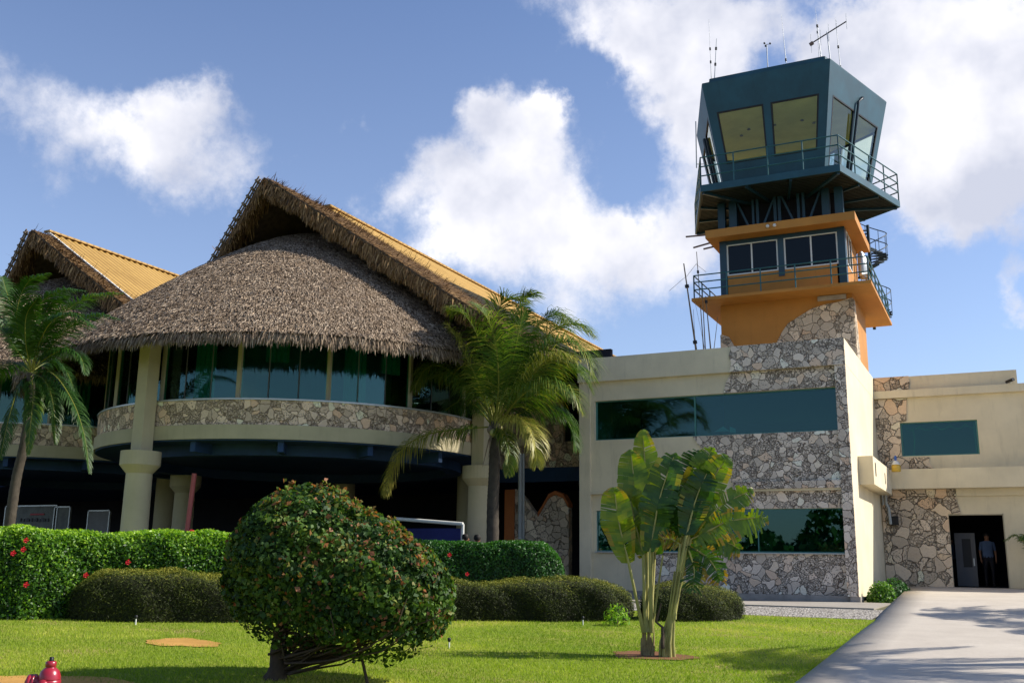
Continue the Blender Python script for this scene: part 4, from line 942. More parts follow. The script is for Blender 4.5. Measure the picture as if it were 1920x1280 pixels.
# ------------------------------------------------------------------ people
def person(loc, face, label, mats, cap=None, h=1.72, pose=0.0, group=None):
    """one continuous skinned body; material by region; loc = feet"""
    s = h/1.72; t = thing('person', loc, label, 'person', group)
    J = dict(pel=(0, 0, .95), sp=(0, .01, 1.15), ch=(0, 0, 1.34), nk=(0, .01, 1.47), hb=(0, -.005, 1.54), hc=(0, -.015, 1.62), ht=(0, 0, 1.69))
    R0 = dict(pel=.135, sp=.125, ch=.15, nk=.055, hb=.07, hc=.088, ht=.065); E_ = [('pel', 'sp'), ('sp', 'ch'), ('ch', 'nk'), ('nk', 'hb'), ('hb', 'hc'), ('hc', 'ht')]
    for sg, n in ((-1, 'l'), (1, 'r')):
        sw = pose*sg
        J.update({n+'hip': (sg*.10, 0, .88), n+'kn': (sg*.105, -.02-sw*.10, .50), n+'an': (sg*.105, .02-sw*.05, .09), n+'to': (sg*.12, -.13-sw*.05, .035),
                  n+'sh': (sg*.185, 0, 1.40), n+'el': (sg*.235, .03+sw*.05, 1.13), n+'wr': (sg*.235, -.06+sw*.10, .90), n+'pa': (sg*.23, -.085+sw*.12, .83)})
        R0.update({n+'hip': .088, n+'kn': .055, n+'an': .042, n+'to': .035, n+'sh': .058, n+'el': .038, n+'wr': .026, n+'pa': .03})
        E_ += [('pel', n+'hip'), (n+'hip', n+'kn'), (n+'kn', n+'an'), (n+'an', n+'to'), ('ch', n+'sh'), (n+'sh', n+'el'), (n+'el', n+'wr'), (n+'wr', n+'pa')]
        bx_, by_, bz_ = J[n+'pa']
        for k in range(4):
            f1 = (bx_-sg*.005, by_-.028+k*.018, bz_-.05); f2 = (f1[0]-sg*.012, f1[1], f1[2]-.035+.008*abs(k-1))
            J[f'{n}f{k}'] = f1; J[f'{n}g{k}'] = f2; R0[f'{n}f{k}'] = .009; R0[f'{n}g{k}'] = .008; E_ += [(n+'pa', f'{n}f{k}'), (f'{n}f{k}', f'{n}g{k}')]
        J[n+'th'] = (bx_-sg*.015, by_-.045, bz_-.02); R0[n+'th'] = .010; E_.append((n+'pa', n+'th'))
    keys = list(J); idx = {k: i for i, k in enumerate(keys)}
    me = bpy.data.meshes.new('sk'); me.from_pydata([tuple(c*s for c in J[k]) for k in keys], [(idx[a], idx[b]) for a, b in E_], [])
    o = bpy.data.objects.new('sk', me); COL.objects.link(o)
    md = o.modifiers.new('s', 'SKIN')
    for i, k in enumerate(keys):
        me.skin_vertices[0].data[i].radius = (R0[k]*s*(1.25 if k in ('pel', 'sp', 'ch') else 1), R0[k]*s)
    me.skin_vertices[0].data[0].use_root = True
    sb = o.modifiers.new('u', 'SUBSURF'); sb.levels = 2
    dg = bpy.context.evaluated_depsgraph_get(); m2 = bpy.data.meshes.new_from_object(o.evaluated_get(dg))
    bpy.data.objects.remove(o); m2.materials.clear()
    for nm in mats: m2.materials.append(M[nm])                    # skin, shirt, trousers, shoes
    for p in m2.polygons:
        c = p.center/s; mi = 0
        if c.z < .08: mi = 3
        elif c.z < .96 and abs(c.x) < .19: mi = 2
        elif c.z < 1.475 and (abs(c.x) < .19 or c.z > 1.17): mi = 1
        p.material_index = mi; p.use_smooth = True
    b = bpy.data.objects.new('body', m2); COL.objects.link(b); b.parent = t; ORG[b.name] = ORG[t.name]
    t.rotation_euler.z = face
    bz = ORG[t.name].copy()
    m = MB(); c = bz+np.array((0, .012, 1.635))*1.0
    def hp(p): return (bz[0]+p[0]*s, bz[1]+p[1]*s, bz[2]+p[2]*s)
    prof = [(.03, .115), (.075, .095), (.098, .05), (.100, .0), (.085, -.05)]
    m.lathe([(q*s, z*s) for q, z in prof], hp((0, .018, 1.635)), 14); m.build('hair' if not cap else 'cap', M[cap or 'hair'], t)
    m = MB()
    for sg in (-1, 1): m.lathe([(.006, 0), (.012, .006), (.004, .012)], hp((sg*.032, -.095, 1.625)), 8, 0, (0, -1, 0))
    m.build('eye', M['black'], t)
    MB().hexa([hp(q) for q in ((-.012, -.09, 1.585), (.012, -.09, 1.585), (.008, -.09, 1.62), (-.008, -.09, 1.62), (-.014, -.118, 1.583), (.014, -.118, 1.583), (.006, -.1, 1.62), (-.006, -.1, 1.62))]).build('nose', M['skin'], t)
    MB().box(*[v for v in (bz[0]-.024*s, bz[0]+.024*s, bz[1]-.1*s, bz[1]-.09*s, bz[2]+1.558*s, bz[2]+1.565*s)]).build('mouth', M['terracotta'], t)
    return t
person((-0.62, 38.5, .8), .15, 'person in a light blue shirt and dark trousers standing inside the doorway', ('skin', 'shirtblue', 'trouser', 'black'), pose=.5, h=1.8)
person((-1.78, 38.9, .8), 1.0, 'person in a pale blue shirt half hidden by the left door jamb', ('skin', 'shirtblue', 'trouser', 'black'), h=1.66)
person((-19.2, 20.2, .47), .4, 'person in a red shirt and grey hair just above the left hedge', ('skin', 'shirtred', 'trouser', 'black'), 'redcloth', 1.68)
person((-18.75, 20.4, .47), 1.4, 'person in a grey shirt with dark hair beside the red capped one', ('skin', 'shirtgrey', 'trouser', 'black'), None, 1.72)
person((-17.3, 21.6, .47), 1.4, 'person with a red cap seen low over the hedge near the round bush', ('skin', 'trouser', 'trouser', 'black'), 'redcloth', 1.6)
person((-13.95, 25.6, .47), 2.5, 'person in dark clothes under the right column of the pavilion', ('skin', 'trouser', 'trouser', 'black'), None, 1.72)
person((-13.52, 25.5, .47), 3.0, 'person in a bright yellow orange shirt between column and palm trunk', ('skin', 'shirtyellow', 'trouser', 'black'), None, 1.70)

# ------------------------------------------------------------------ hydrant, sprinklers
hx, hy = -8.3, 7.0
hy_z = float(gz(hx, hy)); hq = np.array(atY(97, 1231, hy)); hx = float(hq[0]); ztop = float(hq[2])
t = thing('fire_hydrant', (hx, hy, hy_z), 'dark red fire hydrant with two capped outlets on orange soil', 'hydrant')
z0 = ztop-.62
MB().lathe([(.13, hy_z-z0), (.13, .03+hy_z-z0), (.09, .05+hy_z-z0), (.09, .36), (.105, .37), (.105, .41), (.085, .42)], (hx, hy, z0), 28).build('barrel', M['red'], t)
MB().lathe([(.10, .42), (.098, .45), (.082, .495), (.055, .52), (.042, .53), (.05, .535), (.05, .575), (.036, .585)], (hx, hy, z0), 28).build('bonnet', M['red'], t)
MB().lathe([(.022, .585), (.022, .62), (.012, .622)], (hx, hy, z0), 5).build('operating_nut', M['black'], t)
c = Vector((hx, hy, z0+.385)); d = Vector((-.85, -.5, 0)).normalized()
MB().lathe([(.065, .05), (.065, .12), (.082, .122), (.082, .14), (.074, .145), (.074, .155), (.082, .16), (.078, .19), (.03, .195), (.03, .215)], c, 24, 0, d).build('outlet_cap', M['red'], t)
d = Vector((.35, -.95, 0)).normalized(); c = Vector((hx, hy, z0+.375))
MB().lathe([(.042, .05), (.042, .10), (.052, .102), (.052, .135), (.02, .14), (.02, .165)], c, 24, 0, d).build('outlet_cap', M['red'], t)
def sprinkler(px, py, label, hh=.16):
    lo, hi = 3.0, 60.0
    d = ray(px, py)
    for _ in range(50):
        mid = (lo+hi)/2; p = EYE+d*mid
        if p[2] > gz(p[0], p[1]): lo = mid
        else: hi = mid
    p = EYE+d*lo; t = thing('sprinkler', p, label, 'sprinkler', 'pop up sprinklers on the lawn')
    MB().tube([p, p+np.array((0, 0, hh*.65))], .012, 8).build('riser', M['white'], t)
    MB().lathe([(.018, 0), (.026, .02), (.026, .05), (.012, .06)], p+np.array((0, 0, hh*.62)), 12).build('head', M['black'], t)
    return t
sprinkler(842, 1216, 'small sprinkler standing on the lawn just right of the round bush', .17)
sprinkler(254, 1171, 'small sprinkler in front of the left low hedge', .17)
sprinkler(1093, 1172, 'small sprinkler in front of the low hedge, left of the fan palms', .17)
# potted palm at the far right of the doorway
t = thing('plant_pot', (0.86, 36.0, .78), 'maroon pot at the right edge beside the doorway', 'pot')
MB().lathe([(.22, 0), (.3, .45), (.34, .47), (.34, .55), (.28, .55), (.26, .45)], (0.86, 36.0, .78), 24).build('bowl', M['pot'], t)

# ------------------------------------------------------------------ vegetation
def rotv(n): v = rng.normal(0, 1, (n, 3)); return v/np.linalg.norm(v, axis=1)[:, None]
def leaves(P, Nn, size, asp=.5, spread=.7):
    """folded rhombus leaves"""
    n = len(P); Nn = Nn+rotv(n)*spread; Nn /= np.linalg.norm(Nn, axis=1)[:, None]
    t = np.cross(Nn, rotv(n)); t /= np.linalg.norm(t, axis=1)[:, None]+1e-9; b = np.cross(Nn, t)
    s = np.asarray(size)[:, None]; V = np.empty((n*4, 3))
    V[0::4] = P-t*s*.5; V[1::4] = P+b*s*asp*.5-t*s*.05+Nn*s*.10; V[2::4] = P+t*s*.5-Nn*s*.1; V[3::4] = P-b*s*asp*.5-t*s*.05+Nn*s*.10
    return V, np.arange(n*4).reshape(-1, 4)
def hedge(name, label, cat, path, depth, H, e, dens, lsize, mat, asp=.5, amp=.06, seed=1, spread=.8, top_light=.25, base_v=.45, coremat='leafcore', grp=None, ends=True, spray=.03):
    r = np.random.default_rng(seed); path = np.array(path, float)
    seg = np.linalg.norm(np.diff(path, axis=0), axis=1); cum = np.concatenate([[0], np.cumsum(seg)]); L = cum[-1]
    def frame(s):
        s = np.clip(s, 0, L); x = np.interp(s, cum, path[:, 0]); y = np.interp(s, cum, path[:, 1])
        d = np.stack([np.interp(np.clip(s+.35, 0, L), cum, path[:, k])-np.interp(np.clip(s-.35, 0, L), cum, path[:, k]) for k in (0, 1)], 1)
        d /= np.linalg.norm(d, axis=1)[:, None]; nrm = np.stack([-d[:, 1], d[:, 0]], 1); return x, y, d, nrm
    def surf(s, th, k=1.0):
        """th 0 front base .. pi back base"""
        x, y, d, nrm = frame(s); c, q = np.cos(th), np.sin(th)
        endf = 1.0
        if ends:
            de = np.minimum(s, L-s)/(depth*.55); endf = np.clip(de, .02, 1)**.38 if ends else 1
        u = depth/2-np.sign(c)*np.abs(c)**e*depth/2*k*endf; z = H*np.abs(q)**e*(k if k < 1 else 1)*(endf**.6)
        w_ = amp*(np.sin(s*2.1+seed)+.6*np.sin(s*5.3+th*3)+.4*np.sin(s*9+th*7))
        X = x+nrm[:, 0]*u; Y = y+nrm[:, 1]*u
        fr = np.sign(-c)*np.abs(c)**1.0
        X += nrm[:, 0]*fr*w_; Y += nrm[:, 1]*fr*w_; z = z+w_*np.abs(q)**2*.7
        N3 = np.stack([nrm[:, 0]*fr, nrm[:, 1]*fr, np.abs(q)+.05], 1)
        ed = ends*(np.exp(-s/.25)*-1+np.exp(-(L-s)/.25)); N3[:, :2] += d*np.asarray(ed)[:, None]*1.2
        N3 /= np.linalg.norm(N3, axis=1)[:, None]
        return np.stack([X, Y, gz(X, Y)+z], 1), N3
    area = L*(2*H+depth)*1.1; n = int(area*dens)
    s = r.uniform(0, L, n); t_ = np.sort(r.uniform(0, 1, n)); r.shuffle(t_)
    # even by arc: choose th so that front, top and back get their share
    th = np.where(t_ < .42, np.arcsin(np.clip((t_/.42), 0, 1)**(1/e)), np.where(t_ < .82, np.arccos(np.sign(.5-(t_-.42)/.4)*np.abs(1-2*(t_-.42)/.4)**(1/e)), np.pi-np.arcsin(((1-t_)/.18)**(1/e))))
    P, N3 = surf(s, th); dd_ = np.abs(r.normal(0, 1, n)); P = P-N3*(dd_*.05)[:, None]+N3*r.uniform(0, spray, n)[:, None]
    V, F = leaves(P, N3, lsize*r.uniform(.6, 1.3, n), asp, spread)
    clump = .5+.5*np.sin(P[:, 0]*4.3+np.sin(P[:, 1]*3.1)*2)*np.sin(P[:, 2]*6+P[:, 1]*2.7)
    v = np.clip(base_v+.22*(clump-.5)+r.normal(0, .2, n)+top_light*np.clip(N3[:, 2], 0, 1)**2-dd_*.06, 0, 1)  # upward leaves painted lighter as if sunlit, deeper ones darker
    T = thing(name, (*path[0], float(gz(*path[0]))), label, cat, grp)
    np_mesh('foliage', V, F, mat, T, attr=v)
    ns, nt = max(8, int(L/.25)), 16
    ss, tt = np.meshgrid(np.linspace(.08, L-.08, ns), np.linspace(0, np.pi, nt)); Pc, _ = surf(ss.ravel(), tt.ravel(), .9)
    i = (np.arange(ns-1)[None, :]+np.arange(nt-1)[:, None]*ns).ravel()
    np_mesh('branches', Pc, np.stack([i, i+1, i+ns+1, i+ns], 1), M[coremat], T, smooth=True)  # one dark shell inside the leaves, not separate branches
    return T
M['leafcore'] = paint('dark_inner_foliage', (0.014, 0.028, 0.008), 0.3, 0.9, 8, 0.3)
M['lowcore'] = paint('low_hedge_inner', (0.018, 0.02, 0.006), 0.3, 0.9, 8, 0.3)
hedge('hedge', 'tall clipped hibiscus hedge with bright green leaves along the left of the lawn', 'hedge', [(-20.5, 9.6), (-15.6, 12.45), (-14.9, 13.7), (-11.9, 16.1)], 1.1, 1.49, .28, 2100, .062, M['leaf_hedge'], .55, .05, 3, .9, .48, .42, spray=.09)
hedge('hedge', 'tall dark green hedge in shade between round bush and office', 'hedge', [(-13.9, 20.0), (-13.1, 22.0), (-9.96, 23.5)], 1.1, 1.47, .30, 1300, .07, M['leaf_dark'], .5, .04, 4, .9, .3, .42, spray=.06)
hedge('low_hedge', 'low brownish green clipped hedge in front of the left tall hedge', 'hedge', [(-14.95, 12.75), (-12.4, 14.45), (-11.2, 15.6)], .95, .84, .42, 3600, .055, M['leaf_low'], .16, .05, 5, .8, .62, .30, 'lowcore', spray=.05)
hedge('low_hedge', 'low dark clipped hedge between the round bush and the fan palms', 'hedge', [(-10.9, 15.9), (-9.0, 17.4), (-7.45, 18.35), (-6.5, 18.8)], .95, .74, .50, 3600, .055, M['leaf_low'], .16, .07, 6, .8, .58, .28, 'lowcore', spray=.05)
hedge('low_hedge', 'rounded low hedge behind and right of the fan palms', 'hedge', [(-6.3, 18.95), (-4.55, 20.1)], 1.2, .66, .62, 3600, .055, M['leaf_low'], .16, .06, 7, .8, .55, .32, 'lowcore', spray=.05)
# hibiscus flowers on the hedges
def flower(px, py, Y, lab, s=.055):
    c = Vector(atY(px, py, Y)); nrm = Vector((.4, -.9, .2)).normalized(); a = nrm.orthogonal().normalized(); b = nrm.cross(a)
    m = MB(); vs = [c]; fs = []
    for k in range(5):
        an = 2*math.pi*k/5
        for q, rr, h in ((-.5, .75, .5), (0, 1.0, .25), (.5, .75, .5)):
            A = an+q; vs.append(c+(a*math.cos(A)+b*math.sin(A))*rr*s+nrm*h*s)
        i = 1+k*3; fs += [(0, i, i+1), (0, i+1, i+2)]
    m.add(vs, fs); m.tube([c, c+nrm*s*1.1], .006, 5)
    tag(m.build('hibiscus_flower', M['flower'], origin=tuple(c)), lab, 'flower', 'red hibiscus flowers in the hedges')
for px, py, Y, lab in ((50, 1013, 12.1, 'topmost red flower near the left end of the tall hedge'), (45, 1030, 12.0, 'red flower just under the topmost one at the left'), (26, 1037, 11.9, 'leftmost small red flower on the tall hedge'),
                  (241, 1054, 13.4, 'single red flower in the middle of the left tall hedge'), (50, 1096, 11.9, 'lowest red flower at the left end of the tall hedge'), (843, 1040, 21.0, 'red flower beside the right edge of the round bush'),
                  (876, 1076, 21.6, 'low red flower on the dark hedge right of the bush'), (162, 1078, 12.9, 'small red flower just above the left low hedge')): flower(px, py, Y, lab)
# big round bush
bt = thing('round_bush', tuple(atY(515, 1276, 10.0)), 'large clipped round bougainvillea bush with reddish shoots on one leaning trunk', 'bush')
def bushpt(px, py, Y): return np.array(atY(px, py, Y))
EL = [(bushpt(572, 1066, 10.0), np.array((.97, .95, .98))), (bushpt(648, 1090, 10.3), np.array((1.0, 1.0, .88))), (bushpt(706, 1118, 10.3), np.array((.92, .95, .76)))]
Ps, Ns, Dp = [], [], []
for k, (c, rad) in enumerate(EL):
    n = 26000; d = rotv(n); depthf = 1-np.abs(rng.normal(0, .10, n)); bump_ = 1+.035*np.sin(d[:, 0]*9+k)*np.sin(d[:, 2]*8)+.03*np.sin(d[:, 1]*13+d[:, 2]*11)
    P = c+d*rad*(depthf*bump_)[:, None]; ok = np.ones(n, bool)
    for j, (c2, r2) in enumerate(EL):
        if j != k: ok &= (((P-c2)/r2)**2).sum(1) > .80
    ok &= ~((d[:, 2] < -.62) & (rng.random(n) < .88))
    Ps.append(P[ok]); Ns.append(d[ok]); Dp.append(depthf[ok])
P = np.concatenate(Ps); Nn = np.concatenate(Ns); Dp = np.concatenate(Dp); n = len(P)
V, F = leaves(P, Nn, rng.uniform(.028, .095, n), .7, .85)
v = np.clip(.36+rng.normal(0, .15, n)+.05*Nn[:, 2]+.12*np.sin(P[:, 0]*5+P[:, 2]*7), 0, .72)
clu = .5+.5*np.sin(P[:, 0]*7+np.sin(P[:, 2]*5)*2)*np.sin(P[:, 2]*8+P[:, 1]*5)
red = rng.random(n) < .95*clu*np.clip(.08+.30*np.clip(Nn[:, 2], 0, 1)**1.5+.08*(Nn[:, 0] > .3), 0, 1); red &= Dp > .95
v[red] = rng.uniform(.72, 1, red.sum())
shoots = []
for (px, py, l) in ((530, 955, .30), (585, 955, .32), (622, 955, .30), (640, 955, .25), (520, 960, .3), (560, 950, .2), (690, 985, .22), (728, 1000, .2), (600, 945, .3), (500, 985, .2), (665, 965, .2), (540, 945, .3), (755, 1020, .14), (785, 1060, .12)):
    b_ = bushpt(px, py, 10.0+rng.uniform(-.2, .3)); m_ = 46; u = rng.uniform(0, 1, m_)
    q = b_+np.stack([rng.normal(0, .035, m_)+.04*u, rng.normal(0, .035, m_), u*l], 1); shoots.append(q)
Q = np.concatenate(shoots); V2, F2 = leaves(Q, rotv(len(Q)), rng.uniform(.04, .075, len(Q)), .7, .8)
V = np.concatenate([V, V2]); F = np.concatenate([F, F2+n*4]); v = np.concatenate([v, rng.uniform(.6, .95, len(Q))])
np_mesh('foliage', V, F, M['leaf_bush'], bt, attr=v)
m = MB(); root = np.array(ORG[bt.name]); root[2] = gz(root[0], root[1])-.05; fork = bushpt(522, 1215, 10.0)
m.tube([root, (root+fork)/2+np.array((.03, 0, 0)), fork, bushpt(540, 1120, 10.1)], [.15, .11, .10, .06], 10)
for k in range(8):
    a = 2*math.pi*k/8; m.tube([root+np.array((math.cos(a)*.2, math.sin(a)*.2, -.02)), root+np.array((0, 0, .18))], [.03, .05], 6)
m.build('trunk', M['bushbark'], bt)
m = MB(); r = random.Random(5)
for k in range(26):
    tx = r.uniform(455, 815); ty = 1175+18*math.sin((tx-430)/400*3.14)+r.uniform(-16, 0)-max(0, (tx-700))*.12
    e_ = bushpt(tx, ty, 10.15+r.uniform(-.75, .75)); s0 = Vector(fork+np.array((r.uniform(-.04, .35)*1.0, r.uniform(-.15, .15), r.uniform(-.12, .20))))
    md = s0.lerp(Vector(e_), .5)+Vector((0, 0, r.uniform(-.12, .12))); m.tube([s0, s0.lerp(md, .6), md, md.lerp(Vector(e_), .6)+Vector((0, 0, r.uniform(-.03, .03))), e_, Vector(e_)+Vector((r.uniform(-.1, .1), 0, .25))], [.018, .016, .013, .011, .008, .005], 5)
    for q in range(3):
        a_ = md.lerp(Vector(e_), r.uniform(0, 1)); m.tube([a_, a_+Vector((r.uniform(-.1, .25), r.uniform(-.15, .15), r.uniform(.02, .22)))], [.008, .003], 4)
for k in range(34):
    s0 = Vector(bushpt(r.uniform(518, 545), r.uniform(1228, 1265), 10.0+r.uniform(-.1, .1))); e_ = Vector(bushpt(r.uniform(560, 770), r.uniform(1186, 1212), 10.15+r.uniform(-.6, .6)))
    md = s0.lerp(e_, .5)+Vector((0, 0, r.uniform(-.10, .02))); m.tube([s0, s0.lerp(md, .55)+Vector((0, 0, r.uniform(-.02, .02))), md, md.lerp(e_, .6)+Vector((0, 0, r.uniform(-.04, .02))), e_+Vector((0, 0, .1))], [.016, .014, .011, .008, .005], 5)
st2 = bushpt(690, 1285, 10.2); st2[2] = gz(st2[0], st2[1]); m.tube([st2, bushpt(680, 1240, 10.2), bushpt(668, 1180, 10.2)], [.02, .017, .014], 6)
m.build('branches', M['bushbark'], bt)

# ------------------------------------------------------------------ palms
def spline(pts, n):
    P = [Vector(p) for p in pts]; P = [P[0]*2-P[1]]+P+[P[-1]*2-P[-2]]; out = []
    m_ = len(P)-3
    for i in range(n+1):
        t = i/n*m_; k = min(int(t), m_-1); u = t-k; a, b, c, d = P[k:k+4]
        out.append(.5*((2*b)+(c-a)*u+(2*a-5*b+4*c-d)*u*u+(3*b-a-3*c+d)*u**3))
    return out
def frond(parent, pts, L=.75, w_=.04, n=64, seed=0, base_v=.45, wind=(0, 0, 0), droop=.5, r0=.022, tipv=.1):
    rr = np.random.default_rng(seed); C_ = spline(pts, 40); tot = len(C_)-1
    V, F, A = [], [], []
    m = MB(); m.tube(C_, [r0*(1-.85*i/tot) for i in range(tot+1)], 6)
    for q in m.v: V.append(q)
    F4 = [f for f in m.f if len(f) == 4]; F += F4; A += [.9]*len(F4)
    wv = Vector(wind)
    up = Vector((0, 0, 1))
    for i in range(n):
        u = .13+.87*(i+.5)/n; x = u*tot; k = min(int(x), tot-1); p = C_[k].lerp(C_[k+1], x-k); t = (C_[min(k+1, tot)]-C_[max(k-1, 0)]).normalized()
        side = t.cross(up); side = side.normalized() if side.length > .15 else Vector((1, .2, 0)).normalized()
        nrm = side.cross(t).normalized()
        ln = L*(math.sin(math.pi*min(1, .18+u*.80))**.6)*(1-.15*u)
        for sg in (-1, 1):
            l_ = ln*rr.uniform(.82, 1.12); d = (side*sg*(1.0-.35*u)+t*(.38+.45*u)+nrm*rr.normal(.12, .14)+wv*.5+Vector(rr.normal(0, .05, 3))).normalized()
            d2 = (d+Vector((0, 0, -1))*droop*rr.uniform(.6, 1.4)+wv*.6).normalized(); d3 = (d2+Vector((0, 0, -1))*droop*.9+wv*.4).normalized()
            wn = d.cross(nrm).normalized(); q0 = p; q1 = p+d*l_*.35; q2 = q1+d2*l_*.35; q3 = q2+d3*l_*.3
            b = len(V); hw = w_*.5*rr.uniform(.8, 1.1)
            V += [q0-wn*hw*.5, q0+wn*hw*.5, q1+wn*hw, q1-wn*hw, q2+wn*hw*.7, q2-wn*hw*.7, q3+wn*hw*.08, q3-wn*hw*.08]
            F += [(b, b+1, b+2, b+3), (b+3, b+2, b+4, b+5), (b+5, b+4, b+6, b+7)]
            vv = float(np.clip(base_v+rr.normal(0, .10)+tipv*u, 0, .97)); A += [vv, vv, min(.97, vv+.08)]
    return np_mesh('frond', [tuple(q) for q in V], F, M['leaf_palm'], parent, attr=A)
def trunk(parent, pts, r0, r1):
    C_ = spline(pts, 60); m = MB(); m.tube(C_, [(r0+(r1-r0)*min(1, (i/60)**.5))*(1+.05*(i % 2)) for i in range(61)], 12)
    return m.build('trunk', M['trunkbark'], parent)
YP = 25.2
def q1(x, y, dy=0.0): return atY(x, y, YP+dy)
pl = thing('coconut_palm', (*q1(925, 1000)[:2], .45), 'coconut palm in front of the right pavilion column, its fronds reaching over the office wall', 'palm tree')
pl['label'] = 'coconut palm with drooping fronds between the pavilion and the office'
b0 = q1(922, 1000); b0 = np.array((b0[0]+.05, b0[1], .40))
trunk(pl, [b0, q1(924, 960), q1(926, 900), q1(928, 840), q1(930, 790)], .19, .14)
FR = [
 ([(918,800,0),(880,803,-.4),(810,812,-.8),(760,836,-1.0),(733,880,-1.1),(722,926,-1.1)], .62, .55, .9, .5),
 ([(925,795,0),(905,740,-.3),(885,690,-.6),(862,645,-.8),(838,606,-.9)], .75, .62, .7, .25),
 ([(925,795,0),(900,735,.3),(868,705,.4),(830,700,.5),(790,720,.6)], .75, .4, .7, .3),
 ([(920,790,.1),(890,720,.3),(850,660,.5),(815,640,.6),(780,650,.7)], .6, .5, .8, .3),
 ([(928,790,.2),(920,700,.3),(925,620,.3),(945,565,.2),(985,560,.1)], .75, .5, .5, .2),
 ([(930,790,.1),(945,700,.5),(960,620,.7),(975,570,.8),(995,548,.8)], .8, .42, .5, .15),
 ([(932,790,0),(950,720,-.3),(965,660,-.5),(975,610,-.6),(985,580,-.6)], .7, .35, .45, .2),
 ([(933,790,0),(975,715,-.2),(1020,655,-.4),(1065,640,-.5),(1100,665,-.6),(1112,705,-.6)], .8, .42, .6, .25),
 ([(935,795,.2),(985,730,.5),(1035,690,.8),(1080,690,.9),(1108,730,1.0)], .8, .35, .7, .2),
 ([(935,795,0),(970,745,-.5),(1010,690,-.9),(1045,665,-1.1),(1085,675,-1.2)], .7, .62, .6, .25),
 ([(935,800,.2),(985,770,.7),(1030,765,1.0),(1065,790,1.2),(1080,840,1.2)], .75, .3, .8, .1),
 ([(932,803,-.1),(958,785,-.5),(985,790,-.8),(1002,825,-1.0),(1006,872,-1.0)], .55, .86, .8, .1),
 ([(932,800,.3),(975,750,.9),(1015,725,1.2),(1055,730,1.5)], .7, .3, .8, .1),
 ([(925,800,.3),(890,760,.8),(855,755,1.2),(820,785,1.4)], .6, .25, .8, .1),
 ([(930,790,.5),(935,720,1.3),(945,660,1.9),(955,630,2.3)], .7, .3, .5, .1),
 ([(925,790,.4),(905,700,1.0),(895,640,1.5),(890,610,1.8)], .6, .4, .5, .1),
 ([(932,800,0),(945,810,-.3),(955,850,-.4),(952,890,-.4)], .35, .6, .8, .1),
 ([(925,792,.1),(880,730,0),(835,690,-.1),(800,690,-.2),(775,730,-.2)], .7, .45, .8, .2),
 ([(927,790,.1),(912,700,-.4),(895,630,-.7),(870,590,-.9),(840,580,-1)], .7, .5, .6, .2),
 ([(932,792,.1),(985,690,.2),(1030,625,.3),(1075,608,.3),(1115,630,.3)], .75, .5, .6, .2),
 ([(932,792,.1),(965,690,.9),(1000,620,1.2),(1035,590,1.3),(1060,600,1.3)], .75, .4, .6, .2),
 ([(932,795,-.2),(980,740,-.8),(1030,715,-1.2),(1070,730,-1.4),(1090,770,-1.4)], .7, .5, .8, .2),
 ([(928,792,-.2),(935,720,-.7),(930,650,-1.0),(915,600,-1.2),(890,570,-1.2)], .7, .5, .5, .2),
]
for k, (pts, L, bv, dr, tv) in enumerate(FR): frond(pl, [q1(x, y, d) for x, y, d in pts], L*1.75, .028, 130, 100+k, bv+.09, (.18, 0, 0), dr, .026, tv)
for k in range(6):
    a = k*1.05; c = q1(929+10*math.cos(a), 806+6*math.sin(a), -.12+.15*math.sin(a*2)); MB().lathe([(.02, -.12), (.085, -.05), (.09, .02), (.05, .1), (.01, .12)], c, 12).build('coconut', M['wood'] if k % 2 else M['stalk'], pl)
for k, (x, y) in enumerate(((905, 850), (940, 855), (915, 835))):
    MB().tube([q1(928, 805, -.1), q1((x+928)/2, (y+800)/2, -.3), q1(x, y+25, -.3)], [.03, .02, .006], 6).build('dead_frond_stub', M['wood'], pl)
YQ = 17.5
def q2(x, y, dy=0.0): return atY(x, y, YQ+dy)
p2 = thing('coconut_palm', (*q2(14, 1000)[:2], .42), 'windblown coconut palm with slanting trunk at the left edge', 'palm tree')
b0 = q2(12, 1000); b0 = np.array((b0[0]-.1, b0[1], .35))
trunk(p2, [b0, q2(16, 995), q2(30, 900), q2(46, 830), q2(56, 760), q2(58, 700)], .15, .10)
